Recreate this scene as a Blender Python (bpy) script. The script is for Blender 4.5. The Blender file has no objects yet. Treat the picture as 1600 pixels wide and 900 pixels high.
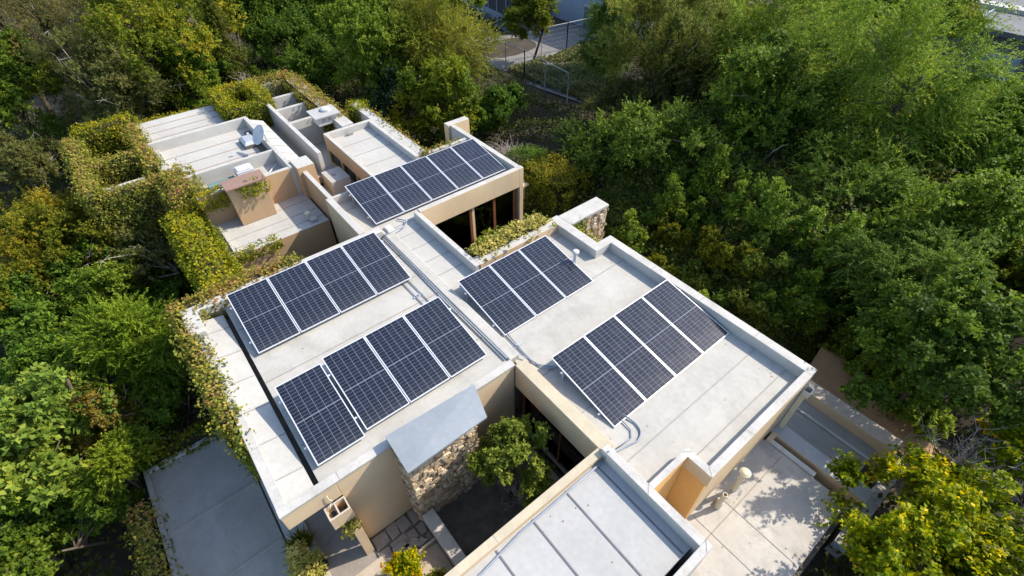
import bpy, bmesh, math, random
import numpy as np
from mathutils import Vector, Matrix

# ------------------------------------------------------------------ camera, sky, sun, exposure
sc = bpy.context.scene
col = sc.collection
R = math.radians

cam_d = bpy.data.cameras.new("camera")
cam = bpy.data.objects.new("camera", cam_d)
col.objects.link(cam)
cam_d.sensor_width = 36.0
cam_d.lens = 778.0 / 1600.0 * 36.0
cam_d.clip_start = 0.1
cam_d.clip_end = 600.0
PITCH, YAW, ROLL = R(44.06), R(141.384), R(-0.374)
fwd = Vector((math.cos(PITCH) * math.cos(YAW), math.cos(PITCH) * math.sin(YAW), -math.sin(PITCH)))
rgt = Vector((math.sin(YAW), -math.cos(YAW), 0.0))
upv = rgt.cross(fwd)
r2 = rgt * math.cos(ROLL) + upv * math.sin(ROLL)
u2 = upv * math.cos(ROLL) - rgt * math.sin(ROLL)
M = Matrix((r2, u2, -fwd)).transposed().to_4x4()
M.translation = Vector((9.276, -6.304, 9.663))
cam.matrix_world = M
sc.camera = cam

SUN_EL, SUN_AZ = 41.0, 71.0            # azimuth counter-clockwise from +x
wd = bpy.data.worlds.new("World")
sc.world = wd
wd.use_nodes = True
nt = wd.node_tree
sky = nt.nodes.new('ShaderNodeTexSky')
sky.sky_type = 'NISHITA'
sky.sun_disc = False
sky.sun_elevation = R(SUN_EL)
sky.sun_rotation = R(90.0 - SUN_AZ)
sky.air_density = 1.0
sky.dust_density = 1.0
nt.links.new(sky.outputs[0], nt.nodes['Background'].inputs[0])
nt.nodes['Background'].inputs[1].default_value = 0.15

sd = bpy.data.lights.new("sun", 'SUN')
sd.energy = 3.25
sd.angle = R(0.55)
sd.color = (1.0, 0.92, 0.79)
sun = bpy.data.objects.new("sun", sd)
col.objects.link(sun)
sdir = Vector((math.cos(R(SUN_EL)) * math.cos(R(SUN_AZ)), math.cos(R(SUN_EL)) * math.sin(R(SUN_AZ)), math.sin(R(SUN_EL))))
sun.rotation_euler = sdir.to_track_quat('Z', 'Y').to_euler()
sun.location = (10, 30, 30)

sc.view_settings.view_transform = 'Standard'
sc.view_settings.look = 'None'
sc.view_settings.exposure = 1.13
sc.view_settings.gamma = 1.0
sc.view_settings.use_curve_mapping = False
sc.render.engine = 'CYCLES'
sc.cycles.max_bounces = 6
sc.cycles.diffuse_bounces = 4
sc.cycles.glossy_bounces = 3
sc.cycles.transmission_bounces = 4
sc.cycles.transparent_max_bounces = 6
sc.cycles.use_denoising = True
sc.cycles.caustics_reflective = False
sc.cycles.caustics_refractive = False

rng = np.random.default_rng(7)
random.seed(7)

# ------------------------------------------------------------------ materials
def new_mat(name):
    m = bpy.data.materials.new(name)
    m.use_nodes = True
    n = m.node_tree.nodes
    return m, n, m.node_tree.links, n['Principled BSDF']

def ramp(n, stops):
    r = n.new('ShaderNodeValToRGB')
    el = r.color_ramp.elements
    while len(el) > 1:
        el.remove(el[-1])
    el[0].position = stops[0][0]; el[0].color = (*stops[0][1], 1)
    for p, c in stops[1:]:
        e = el.new(p); e.color = (*c, 1)
    return r

def surf(name, base, alt, rough=0.8, scale=1.2, fine=14.0, bump=0.15, stain=None, stain_amt=0.5, spec=0.3, metal=0.0, streak=None):
    """weathered mineral surface: two-scale noise between base and alt, optional stains, fine bump"""
    m, n, l, p = new_mat(name)
    tc = n.new('ShaderNodeTexCoord')
    a = n.new('ShaderNodeTexNoise'); a.inputs['Scale'].default_value = scale; a.inputs['Detail'].default_value = 8; a.inputs['Roughness'].default_value = 0.65
    l.new(tc.outputs['Object'], a.inputs['Vector'])
    rp = ramp(n, [(0.3, alt), (0.68, base)])
    l.new(a.outputs['Fac'], rp.inputs['Fac'])
    out = rp.outputs['Color']
    b = n.new('ShaderNodeTexNoise'); b.inputs['Scale'].default_value = fine; b.inputs['Detail'].default_value = 6
    l.new(tc.outputs['Object'], b.inputs['Vector'])
    mx = n.new('ShaderNodeMix'); mx.data_type = 'RGBA'; mx.blend_type = 'MULTIPLY'
    mx.inputs[0].default_value = 0.35
    rb = ramp(n, [(0.3, (0.72, 0.72, 0.72)), (0.7, (1, 1, 1))])
    l.new(b.outputs['Fac'], rb.inputs['Fac'])
    l.new(out, mx.inputs[6]); l.new(rb.outputs['Color'], mx.inputs[7])
    out = mx.outputs[2]
    if stain:
        s = n.new('ShaderNodeTexNoise'); s.inputs['Scale'].default_value = scale * 0.9; s.inputs['Detail'].default_value = 12; s.inputs['Roughness'].default_value = 0.75
        mp = n.new('ShaderNodeMapping'); mp.inputs['Location'].default_value = (13, 5, 2)
        if streak: mp.inputs['Scale'].default_value = streak
        l.new(tc.outputs['Object'], mp.inputs['Vector']); l.new(mp.outputs[0], s.inputs['Vector'])
        rs = ramp(n, [(0.52, (0, 0, 0)), (0.72, (stain_amt,) * 3)])
        l.new(s.outputs['Fac'], rs.inputs['Fac'])
        m2 = n.new('ShaderNodeMix'); m2.data_type = 'RGBA'
        l.new(rs.outputs['Color'], m2.inputs[0]); l.new(out, m2.inputs[6]); m2.inputs[7].default_value = (*stain, 1)
        out = m2.outputs[2]
    l.new(out, p.inputs['Base Color'])
    p.inputs['Roughness'].default_value = rough
    p.inputs['Specular IOR Level'].default_value = spec
    p.inputs['Metallic'].default_value = metal
    if bump:
        bp = n.new('ShaderNodeBump'); bp.inputs['Strength'].default_value = bump; bp.inputs['Distance'].default_value = 0.02
        l.new(b.outputs['Fac'], bp.inputs['Height']); l.new(bp.outputs[0], p.inputs['Normal'])
    return m

MAT = {}
MAT['roof'] = surf('roof_membrane', (0.455, 0.436, 0.395), (0.365, 0.348, 0.313), 0.78, 0.7, 7, 0.10, (0.24, 0.22, 0.19), 0.55)
MAT['roof_bright'] = surf('roof_white', (0.455, 0.44, 0.405), (0.38, 0.366, 0.337), 0.7, 0.6, 8, 0.08, (0.30, 0.27, 0.23), 0.4)
MAT['roof_cool'] = surf('roof_coated', (0.405, 0.40, 0.385), (0.34, 0.335, 0.322), 0.65, 0.8, 9, 0.06, (0.30, 0.295, 0.285), 0.4)
MAT['coping'] = surf('coping_paint', (0.50, 0.48, 0.445), (0.38, 0.36, 0.33), 0.75, 2.2, 16, 0.15, (0.22, 0.20, 0.175), 0.55)
MAT['coping_cream'] = surf('coping_cream', (0.50, 0.43, 0.31), (0.42, 0.36, 0.26), 0.75, 1.6, 16, 0.12, (0.30, 0.26, 0.19), 0.4)
MAT['cream'] = surf('cream_plaster', (0.64, 0.48, 0.30), (0.56, 0.415, 0.258), 0.85, 0.9, 25, 0.1, (0.37, 0.29, 0.205), 0.35, streak=(1, 1, 0.25))
MAT['tan'] = surf('tan_plaster', (0.50, 0.335, 0.19), (0.43, 0.285, 0.16), 0.85, 0.9, 25, 0.1, (0.30, 0.21, 0.13), 0.35, streak=(1, 1, 0.25))
MAT['orange'] = surf('bounce_tinted_plaster', (0.72, 0.41, 0.145), (0.66, 0.375, 0.13), 0.85, 1.2, 25, 0.08, (0.4, 0.2, 0.09), 0.15)  # warm bounce light in the niche, painted in as orange plaster
MAT['greywall'] = surf('grey_plaster', (0.52, 0.50, 0.465), (0.42, 0.40, 0.37), 0.85, 1.0, 20, 0.1, (0.27, 0.245, 0.21), 0.4, streak=(1, 1, 0.3))
MAT['seam'] = surf('seam_strip', (0.34, 0.33, 0.31), (0.26, 0.25, 0.235), 0.8, 3, 20, 0.0)
MAT['seam_rust'] = surf('seam_dirt', (0.36, 0.29, 0.24), (0.27, 0.21, 0.17), 0.85, 3, 20, 0.0)
MAT['gutter'] = surf('gutter_dirt', (0.16, 0.14, 0.11), (0.08, 0.07, 0.055), 0.9, 4, 30, 0.3)
MAT['slate'] = surf('slate_concrete', (0.33, 0.305, 0.26), (0.25, 0.232, 0.20), 0.8, 0.9, 12, 0.12, (0.42, 0.40, 0.37), 0.4, streak=(0.5, 1.6, 1))
MAT['concrete'] = surf('old_concrete', (0.50, 0.468, 0.42), (0.39, 0.36, 0.32), 0.9, 1.1, 12, 0.15, (0.19, 0.165, 0.14), 0.75)
MAT['paving'] = surf('porch_paving', (0.30, 0.26, 0.22), (0.22, 0.19, 0.165), 0.85, 1.5, 14, 0.15, (0.13, 0.11, 0.09), 0.4)
MAT['patio'] = surf('patio_plaster', (0.48, 0.40, 0.31), (0.40, 0.33, 0.25), 0.85, 1.5, 14, 0.15, (0.25, 0.2, 0.15), 0.4)
MAT['zinc'] = surf('zinc_sheet', (0.30, 0.325, 0.345), (0.24, 0.265, 0.285), 0.5, 1.1, 10, 0.03, (0.20, 0.22, 0.23), 0.4, spec=0.5, metal=0.2)
MAT['brown_metal'] = surf('brown_sheet', (0.27, 0.17, 0.13), (0.22, 0.14, 0.11), 0.6, 2, 15, 0.05, (0.33, 0.25, 0.2), 0.3)
MAT['galv'] = surf('galvanised_steel', (0.52, 0.54, 0.56), (0.44, 0.46, 0.48), 0.45, 5, 30, 0.0, spec=0.5, metal=0.4)
MAT['alu'] = surf('panel_aluminium', (0.74, 0.75, 0.77), (0.66, 0.67, 0.70), 0.35, 5, 30, 0.0, spec=0.5, metal=0.35)
MAT['pvc'] = surf('grey_pvc', (0.55, 0.56, 0.57), (0.48, 0.49, 0.5), 0.5, 5, 30, 0.0)
MAT['white_paint'] = surf('white_paint', (0.58, 0.565, 0.53), (0.48, 0.465, 0.435), 0.55, 3, 25, 0.0, (0.36, 0.32, 0.27), 0.3)
MAT['tan_pipe'] = surf('painted_pipe', (0.64, 0.58, 0.44), (0.55, 0.49, 0.36), 0.6, 5, 30, 0.0)
MAT['dark'] = surf('dark_plastic', (0.03, 0.03, 0.032), (0.022, 0.022, 0.024), 0.5, 5, 30, 0.0)
MAT['wood'] = surf('red_brown_timber', (0.22, 0.085, 0.04), (0.15, 0.058, 0.028), 0.5, 6, 40, 0.1)
MAT['dry_wood'] = surf('grey_twigs', (0.42, 0.37, 0.32), (0.30, 0.26, 0.22), 0.9, 6, 40, 0.0)
MAT['terracotta'] = surf('terracotta', (0.47, 0.19, 0.10), (0.40, 0.16, 0.085), 0.8, 6, 40, 0.1)
MAT['interior'] = surf('interior_plaster', (0.72, 0.66, 0.54), (0.68, 0.62, 0.5), 0.9, 1, 20, 0.0)
MAT['interior_floor'] = surf('interior_floor', (0.42, 0.29, 0.20), (0.34, 0.23, 0.16), 0.45, 2, 20, 0.0)
MAT['fabric'] = surf('grey_fabric', (0.42, 0.44, 0.45), (0.36, 0.38, 0.39), 0.95, 6, 60, 0.1)
MAT['cushion'] = surf('beige_fabric', (0.66, 0.60, 0.48), (0.6, 0.54, 0.43), 0.95, 6, 60, 0.1)
MAT['bark'] = surf('bark', (0.14, 0.105, 0.075), (0.08, 0.06, 0.045), 0.95, 5, 30, 0.3)
MAT['bluewall'] = surf('pale_blue_wall', (0.30, 0.36, 0.43), (0.25, 0.31, 0.38), 0.8, 0.6, 8, 0.03, (0.24, 0.27, 0.31), 0.3)
MAT['greyroof'] = surf('neighbour_roof', (0.15, 0.155, 0.165), (0.10, 0.105, 0.11), 0.85, 0.5, 6, 0.05, (0.28, 0.27, 0.28), 0.4)
MAT['fence_board'] = surf('dark_fence_panel', (0.055, 0.06, 0.08), (0.04, 0.045, 0.06), 0.7, 3, 20, 0.0)
MAT['thicket'] = surf('creeper_dark_core', (0.055, 0.050, 0.018), (0.03, 0.028, 0.012), 0.95, 6, 30, 0.4)  # dark tone paints depth into the gaps between creeper leaves
MAT['conduit'] = surf('grey_blue_conduit', (0.26, 0.30, 0.37), (0.21, 0.25, 0.31), 0.5, 5, 30, 0.0)
MAT['dark_seam'] = surf('dark_seam', (0.17, 0.165, 0.18), (0.12, 0.118, 0.13), 0.7, 4, 30, 0.0)
MAT['soil'] = surf('soil', (0.075, 0.058, 0.04), (0.035, 0.028, 0.02), 0.95, 0.8, 9, 0.6, (0.13, 0.11, 0.08), 0.4)
MAT['soil_bare'] = surf('bare_earth', (0.44, 0.27, 0.14), (0.34, 0.205, 0.11), 0.95, 1.5, 12, 0.5, (0.2, 0.15, 0.09), 0.5)
MAT['dust'] = surf('dusty_earth', (0.24, 0.225, 0.21), (0.15, 0.143, 0.137), 0.95, 0.8, 9, 0.5, (0.3, 0.27, 0.23), 0.4)

def stone_mat():
    m, n, l, p = new_mat('rubble_stone')
    at = n.new('ShaderNodeAttribute'); at.attribute_name = 'tint'
    rp = ramp(n, [(0.0, (0.34, 0.24, 0.145)), (0.5, (0.54, 0.41, 0.26)), (1.0, (0.68, 0.55, 0.39))])
    l.new(at.outputs['Fac'], rp.inputs['Fac'])
    tc = n.new('ShaderNodeTexCoord')
    b = n.new('ShaderNodeTexNoise'); b.inputs['Scale'].default_value = 22; b.inputs['Detail'].default_value = 8
    l.new(tc.outputs['Object'], b.inputs['Vector'])
    rb = ramp(n, [(0.3, (0.6, 0.58, 0.55)), (0.7, (1, 1, 1))])
    l.new(b.outputs['Fac'], rb.inputs['Fac'])
    mx = n.new('ShaderNodeMix'); mx.data_type = 'RGBA'; mx.blend_type = 'MULTIPLY'; mx.inputs[0].default_value = 0.7
    l.new(rp.outputs['Color'], mx.inputs[6]); l.new(rb.outputs['Color'], mx.inputs[7])
    l.new(mx.outputs[2], p.inputs['Base Color'])
    p.inputs['Roughness'].default_value = 0.9
    bp = n.new('ShaderNodeBump'); bp.inputs['Strength'].default_value = 0.5; bp.inputs['Distance'].default_value = 0.03
    l.new(b.outputs['Fac'], bp.inputs['Height']); l.new(bp.outputs[0], p.inputs['Normal'])
    return m
MAT['stone'] = stone_mat()

def cell_mat():
    m, n, l, p = new_mat('solar_cells')
    uv = n.new('ShaderNodeUVMap'); uv.uv_map = 'UVMap'
    sp = n.new('ShaderNodeSeparateXYZ'); l.new(uv.outputs[0], sp.inputs[0])
    def mth(op, a, b=None):
        q = n.new('ShaderNodeMath'); q.operation = op
        for i, v in enumerate((a, b)):
            if v is None: continue
            if isinstance(v, (int, float)): q.inputs[i].default_value = v
            else: l.new(v, q.inputs[i])
        return q.outputs[0]
    def line(coord, count, half):
        f = mth('FRACT', mth('MULTIPLY', coord, count))
        d = mth('MINIMUM', f, mth('SUBTRACT', 1.0, f))       # distance to nearest division
        return mth('LESS_THAN', d, half)
    lu = line(sp.outputs[0], 6.0, 0.022)
    lv = line(sp.outputs[1], 24.0, 0.030)
    c = mth('ABSOLUTE', mth('SUBTRACT', sp.outputs[1], 0.5))
    mid = mth('LESS_THAN', c, 0.0055)
    grid = mth('MAXIMUM', mth('MAXIMUM', lu, lv), mid)
    # slightly different cells
    cu = mth('FLOOR', mth('MULTIPLY', sp.outputs[0], 6.0)); cv = mth('FLOOR', mth('MULTIPLY', sp.outputs[1], 24.0))
    cb = n.new('ShaderNodeCombineXYZ'); l.new(cu, cb.inputs[0]); l.new(cv, cb.inputs[1])
    oi = n.new('ShaderNodeObjectInfo'); l.new(oi.outputs['Random'], cb.inputs[2])
    wn = n.new('ShaderNodeTexWhiteNoise'); l.new(cb.outputs[0], wn.inputs['Vector'])
    cells = ramp(n, [(0.0, (0.006, 0.008, 0.016)), (1.0, (0.010, 0.013, 0.025))])
    l.new(wn.outputs['Value'], cells.inputs['Fac'])
    mx = n.new('ShaderNodeMix'); mx.data_type = 'RGBA'
    l.new(grid, mx.inputs[0]); l.new(cells.outputs['Color'], mx.inputs[6]); mx.inputs[7].default_value = (0.16, 0.175, 0.215, 1)
    dm = n.new('ShaderNodeMix'); dm.data_type = 'RGBA'; dm.inputs[7].default_value = (0.30, 0.28, 0.24, 1)
    l.new(mx.outputs[2], dm.inputs[6]); l.new(dm.outputs[2], p.inputs['Base Color'])
    # thin film of dust, thicker along the lower edge and different on every panel
    tc = n.new('ShaderNodeTexCoord'); dn = n.new('ShaderNodeTexNoise'); dn.inputs['Scale'].default_value = 3.0; dn.inputs['Detail'].default_value = 6
    l.new(tc.outputs['Object'], dn.inputs['Vector'])
    rr = n.new('ShaderNodeMapRange'); rr.inputs['From Min'].default_value = 0.3; rr.inputs['From Max'].default_value = 0.7
    rr.inputs['To Min'].default_value = 0.10; rr.inputs['To Max'].default_value = 0.22
    l.new(dn.outputs['Fac'], rr.inputs['Value']); l.new(rr.outputs[0], p.inputs['Roughness'])
    lo = mth('POWER', sp.outputs[1], 10.0)
    amt = mth('ADD', mth('MULTIPLY', mth('MULTIPLY', dn.outputs['Fac'], dn.outputs['Fac']), mth('ADD', 0.01, mth('MULTIPLY', oi.outputs['Random'], 0.06))), mth('MULTIPLY', lo, 0.07))
    l.new(amt, dm.inputs[0])
    p.inputs['Specular IOR Level'].default_value = 0.5
    return m
MAT['cells'] = cell_mat()

def glass_mat():
    m, n, l, p = new_mat('window_glass')
    n.remove(p)
    t = n.new('ShaderNodeBsdfTransparent'); t.inputs[0].default_value = (0.80, 0.84, 0.82, 1)
    g = n.new('ShaderNodeBsdfGlossy'); g.inputs['Roughness'].default_value = 0.02
    fr = n.new('ShaderNodeFresnel'); fr.inputs[0].default_value = 1.5
    mx = n.new('ShaderNodeMixShader')
    l.new(fr.outputs[0], mx.inputs[0]); l.new(t.outputs[0], mx.inputs[1]); l.new(g.outputs[0], mx.inputs[2])
    l.new(mx.outputs[0], n['Material Output'].inputs[0])
    return m
MAT['glass'] = glass_mat()

def leaf_mat(name, stops, trans=0.42, rough=0.6, spec=0.18):
    """leaf colour: every leaf carries its own random 'tint' (species hue spread), plus a per-plant shift"""
    m, n, l, p = new_mat(name)
    at = n.new('ShaderNodeAttribute'); at.attribute_name = 'tint'
    rp = ramp(n, stops)
    l.new(at.outputs['Fac'], rp.inputs['Fac'])
    oi = n.new('ShaderNodeObjectInfo')
    hs = n.new('ShaderNodeHueSaturation'); hs.inputs['Saturation'].default_value = 1.05
    mr = n.new('ShaderNodeMapRange'); mr.inputs['To Min'].default_value = 0.49; mr.inputs['To Max'].default_value = 0.512
    l.new(oi.outputs['Random'], mr.inputs['Value']); l.new(mr.outputs[0], hs.inputs['Hue'])
    l.new(rp.outputs['Color'], hs.inputs['Color'])
    l.new(hs.outputs[0], p.inputs['Base Color'])
    p.inputs['Roughness'].default_value = rough
    p.inputs['Specular IOR Level'].default_value = spec
    tr = n.new('ShaderNodeBsdfTranslucent')
    l.new(hs.outputs[0], tr.inputs[0])
    mx = n.new('ShaderNodeMixShader'); mx.inputs[0].default_value = trans
    l.new(p.outputs[0], mx.inputs[1]); l.new(tr.outputs[0], mx.inputs[2])
    l.new(mx.outputs[0], n['Material Output'].inputs[0])
    return m
LEAF = {
 'dark':   leaf_mat('leaf_dark',   [(0, (0.050, 0.087, 0.014)), (0.5, (0.103, 0.171, 0.023)), (1, (0.229, 0.303, 0.037))]),
 'glossy': leaf_mat('leaf_glossy', [(0, (0.024, 0.050, 0.017)), (0.6, (0.056, 0.098, 0.029)), (1, (0.118, 0.173, 0.051))], 0.2, 0.25, 0.6),
 'green':  leaf_mat('leaf_green',  [(0, (0.074, 0.126, 0.017)), (0.5, (0.161, 0.244, 0.030)), (1, (0.324, 0.385, 0.051))]),
 'bigleaf':leaf_mat('leaf_big',    [(0, (0.079, 0.127, 0.020)), (0.5, (0.177, 0.242, 0.042)), (1, (0.354, 0.369, 0.055))]),
 'yellowgreen': leaf_mat('leaf_yellowgreen', [(0, (0.073, 0.112, 0.013)), (0.5, (0.178, 0.217, 0.022)), (0.85, (0.323, 0.299, 0.032)), (1, (0.485, 0.330, 0.034))]),
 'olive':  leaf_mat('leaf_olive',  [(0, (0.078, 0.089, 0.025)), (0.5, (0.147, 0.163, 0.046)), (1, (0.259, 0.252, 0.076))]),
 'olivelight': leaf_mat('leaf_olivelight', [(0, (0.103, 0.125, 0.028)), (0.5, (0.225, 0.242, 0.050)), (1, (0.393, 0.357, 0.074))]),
 'feather':leaf_mat('leaf_feather',[(0, (0.099, 0.118, 0.018)), (0.5, (0.237, 0.244, 0.037)), (1, (0.434, 0.362, 0.061))]),
 'feathergreen': leaf_mat('leaf_feathergreen', [(0, (0.076, 0.129, 0.015)), (0.5, (0.181, 0.251, 0.028)), (1, (0.323, 0.380, 0.039))]),
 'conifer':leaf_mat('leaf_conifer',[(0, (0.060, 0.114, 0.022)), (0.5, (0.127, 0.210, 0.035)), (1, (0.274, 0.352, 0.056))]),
 'coniferlit': leaf_mat('leaf_coniferlit', [(0, (0.090, 0.154, 0.023)), (0.5, (0.220, 0.306, 0.043)), (0.85, (0.400, 0.447, 0.058)), (1, (0.648, 0.517, 0.066))]),  # sunlit copy of the conifer leaves, sun painted in as brighter yellow green
 'cypress':leaf_mat('leaf_cypress',[(0, (0.059, 0.087, 0.018)), (1, (0.197, 0.221, 0.041))]),
 'rusty':  leaf_mat('leaf_rusty',  [(0, (0.078, 0.080, 0.028)), (0.5, (0.164, 0.160, 0.053)), (0.85, (0.277, 0.215, 0.087)), (1, (0.380, 0.208, 0.094))]),
 'rust':   leaf_mat('leaf_rust',   [(0, (0.090, 0.102, 0.022)), (0.5, (0.197, 0.183, 0.036)), (0.85, (0.333, 0.219, 0.050)), (1, (0.395, 0.205, 0.054))]),
 'gold':   leaf_mat('leaf_gold',   [(0, (0.074, 0.106, 0.012)), (0.5, (0.194, 0.212, 0.023)), (0.85, (0.338, 0.285, 0.032)), (1, (0.401, 0.252, 0.032))]),
 'lemon':  leaf_mat('leaf_lemon',  [(0, (0.091, 0.140, 0.011)), (0.5, (0.242, 0.290, 0.017)), (0.8, (0.568, 0.474, 0.022)), (0.96, (0.852, 0.580, 0.025)), (1, (0.608, 0.194, 0.025))]),
 'ivy':    leaf_mat('leaf_ivy',    [(0, (0.12, 0.150, 0.028)), (0.38, (0.27, 0.255, 0.046)), (0.62, (0.40, 0.325, 0.072)), (0.83, (0.41, 0.24, 0.10)), (1, (0.33, 0.13, 0.08))]),
 'ivygreen': leaf_mat('leaf_ivygreen', [(0, (0.116, 0.144, 0.017)), (0.5, (0.281, 0.280, 0.024)), (1, (0.545, 0.389, 0.039))]),
 'hedge':  leaf_mat('leaf_hedge',  [(0, (0.092, 0.110, 0.011)), (0.5, (0.183, 0.191, 0.019)), (1, (0.349, 0.279, 0.029))]),
 'variegated': leaf_mat('leaf_variegated', [(0, (0.195, 0.218, 0.041)), (0.5, (0.488, 0.437, 0.114)), (1, (0.731, 0.598, 0.228))]),
 'courtyard': leaf_mat('leaf_courtyard', [(0, (0.110, 0.155, 0.024)), (0.5, (0.218, 0.281, 0.047)), (1, (0.400, 0.412, 0.079))]),
 'bankgreen': leaf_mat('leaf_bank', [(0, (0.06, 0.10, 0.016)), (0.5, (0.16, 0.21, 0.032)), (0.9, (0.30, 0.30, 0.05)), (1, (0.32, 0.20, 0.06))]),
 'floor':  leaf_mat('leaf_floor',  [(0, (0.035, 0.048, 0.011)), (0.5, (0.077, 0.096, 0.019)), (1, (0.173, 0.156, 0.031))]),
 'grass':  leaf_mat('leaf_grass',  [(0, (0.10, 0.125, 0.045)), (0.5, (0.20, 0.21, 0.085)), (1, (0.34, 0.31, 0.15))]),
}

# ------------------------------------------------------------------ builders
def tag(o, label=None, cat=None, group=None, kind=None):
    if label: o['label'] = label
    if cat: o['category'] = cat
    if group: o['group'] = group
    if kind: o['kind'] = kind
    return o

def empty(name, loc=(0, 0, 0), label=None, cat=None, group=None, parent=None):
    o = bpy.data.objects.new(name, None)
    o.empty_display_size = 0.2
    col.objects.link(o)
    o.location = loc
    if parent: o.parent = parent
    return tag(o, label, cat, group)

class MB:
    """collects shapes, each with its own material, and links them as ONE mesh object"""
    def __init__(s):
        s.v, s.f, s.m, s.mats = [], [], [], []
    def mi(s, m):
        m = MAT[m] if isinstance(m, str) else m
        if m not in s.mats: s.mats.append(m)
        return s.mats.index(m)
    def poly(s, pts, m):
        i = len(s.v); s.v += [tuple(p) for p in pts]
        s.f.append(tuple(range(i, i + len(pts)))); s.m.append(s.mi(m))
        return s
    def hexa(s, p, m, mtop=None):
        """p: 8 corners, bottom 4 ccw then top 4 ccw"""
        i = len(s.v); s.v += [tuple(q) for q in p]; a = s.mi(m); t = a if mtop is None else s.mi(mtop)
        for k, q in enumerate([(0, 3, 2, 1), (4, 5, 6, 7), (0, 1, 5, 4), (1, 2, 6, 5), (2, 3, 7, 6), (3, 0, 4, 7)]):
            s.f.append(tuple(i + w for w in q)); s.m.append(t if k == 1 else a)
        return s
    def box(s, x0, x1, y0, y1, z0, z1, m, mtop=None):
        s.hexa([(x0, y0, z0), (x1, y0, z0), (x1, y1, z0), (x0, y1, z0), (x0, y0, z1), (x1, y0, z1), (x1, y1, z1), (x0, y1, z1)], m, mtop)
        return s
    def tube(s, pts, r, m, n=8, r1=None, cap=True):
        pts = [Vector(p) for p in pts]; a = s.mi(m); rings = []
        N = len(pts)
        for k, p in enumerate(pts):
            d = (pts[min(k + 1, N - 1)] - pts[max(k - 1, 0)]).normalized()
            h = Vector((0, 0, 1)) if abs(d.z) < 0.9 else Vector((1, 0, 0))
            e1 = d.cross(h).normalized(); e2 = d.cross(e1)
            rr = r if r1 is None else r + (r1 - r) * k / max(1, N - 1)
            i = len(s.v); rings.append(i)
            for q in range(n):
                an = 2 * math.pi * q / n
                s.v.append(tuple(p + e1 * (rr * math.cos(an)) + e2 * (rr * math.sin(an))))
        for k in range(N - 1):
            for q in range(n):
                s.f.append((rings[k] + q, rings[k] + (q + 1) % n, rings[k + 1] + (q + 1) % n, rings[k + 1] + q)); s.m.append(a)
        if cap:
            s.f.append(tuple(rings[0] + q for q in range(n))[::-1]); s.m.append(a)
            s.f.append(tuple(rings[-1] + q for q in range(n))); s.m.append(a)
        return s
    def lathe(s, c, prof, m, n=20):
        a = s.mi(m); i0 = len(s.v)
        for r, z in prof:
            for q in range(n):
                an = 2 * math.pi * q / n
                s.v.append((c[0] + r * math.cos(an), c[1] + r * math.sin(an), c[2] + z))
        for k in range(len(prof) - 1):
            for q in range(n):
                s.f.append((i0 + k * n + q, i0 + k * n + (q + 1) % n, i0 + (k + 1) * n + (q + 1) % n, i0 + (k + 1) * n + q)); s.m.append(a)
        return s
    def build(s, name, parent=None, label=None, cat=None, group=None, kind=None, bevel=0.0, smooth=False, loc=None):
        me = bpy.data.meshes.new(name)
        me.from_pydata(s.v, [], s.f)
        for m in s.mats: me.materials.append(m)
        me.polygons.foreach_set('material_index', s.m)
        if smooth: me.polygons.foreach_set('use_smooth', [True] * len(s.f))
        me.update()
        bm = bmesh.new(); bm.from_mesh(me); bmesh.ops.recalc_face_normals(bm, faces=bm.faces); bm.to_mesh(me); bm.free()
        o = bpy.data.objects.new(name, me)
        col.objects.link(o)
        if loc: o.location = loc
        if parent: o.parent = parent
        if bevel:
            b = o.modifiers.new('bevel', 'BEVEL'); b.width = bevel; b.segments = 2; b.limit_method = 'ANGLE'; b.angle_limit = R(40)
        return tag(o, label, cat, group, kind)

# ------------------------------------------------------------------ foliage
def unit(a):
    return a / np.maximum(np.linalg.norm(a, axis=-1, keepdims=True), 1e-6)

def leaf_mesh(name, pos, axis, nrm, ln, wd_, tint, mat):
    """one folded four-cornered leaf per row"""
    N = len(pos)
    axis = unit(axis)
    side = unit(np.cross(axis, nrm)); up = np.cross(side, axis)
    ln = np.asarray(ln).reshape(-1, 1) * np.ones((N, 1)); w = np.asarray(wd_).reshape(-1, 1) * np.ones((N, 1))
    v = np.empty((N, 4, 3), np.float32)
    v[:, 0] = pos
    v[:, 1] = pos + axis * ln * 0.45 + side * w * 0.5 + up * w * 0.18
    v[:, 2] = pos + axis * ln - up * ln * 0.12
    v[:, 3] = pos + axis * ln * 0.45 - side * w * 0.5 + up * w * 0.18
    me = bpy.data.meshes.new(name)
    me.vertices.add(N * 4); me.loops.add(N * 4); me.polygons.add(N)
    me.vertices.foreach_set('co', v.ravel())
    me.loops.foreach_set('vertex_index', np.arange(N * 4, dtype=np.int32))
    me.polygons.foreach_set('loop_start', np.arange(0, N * 4, 4, dtype=np.int32))
    me.polygons.foreach_set('loop_total', np.full(N, 4, np.int32))
    at = me.attributes.new('tint', 'FLOAT', 'POINT')
    at.data.foreach_set('value', np.repeat(np.clip(tint, 0, 1), 4).astype(np.float32))
    me.materials.append(mat)
    me.update(calc_edges=True)
    return me

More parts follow.
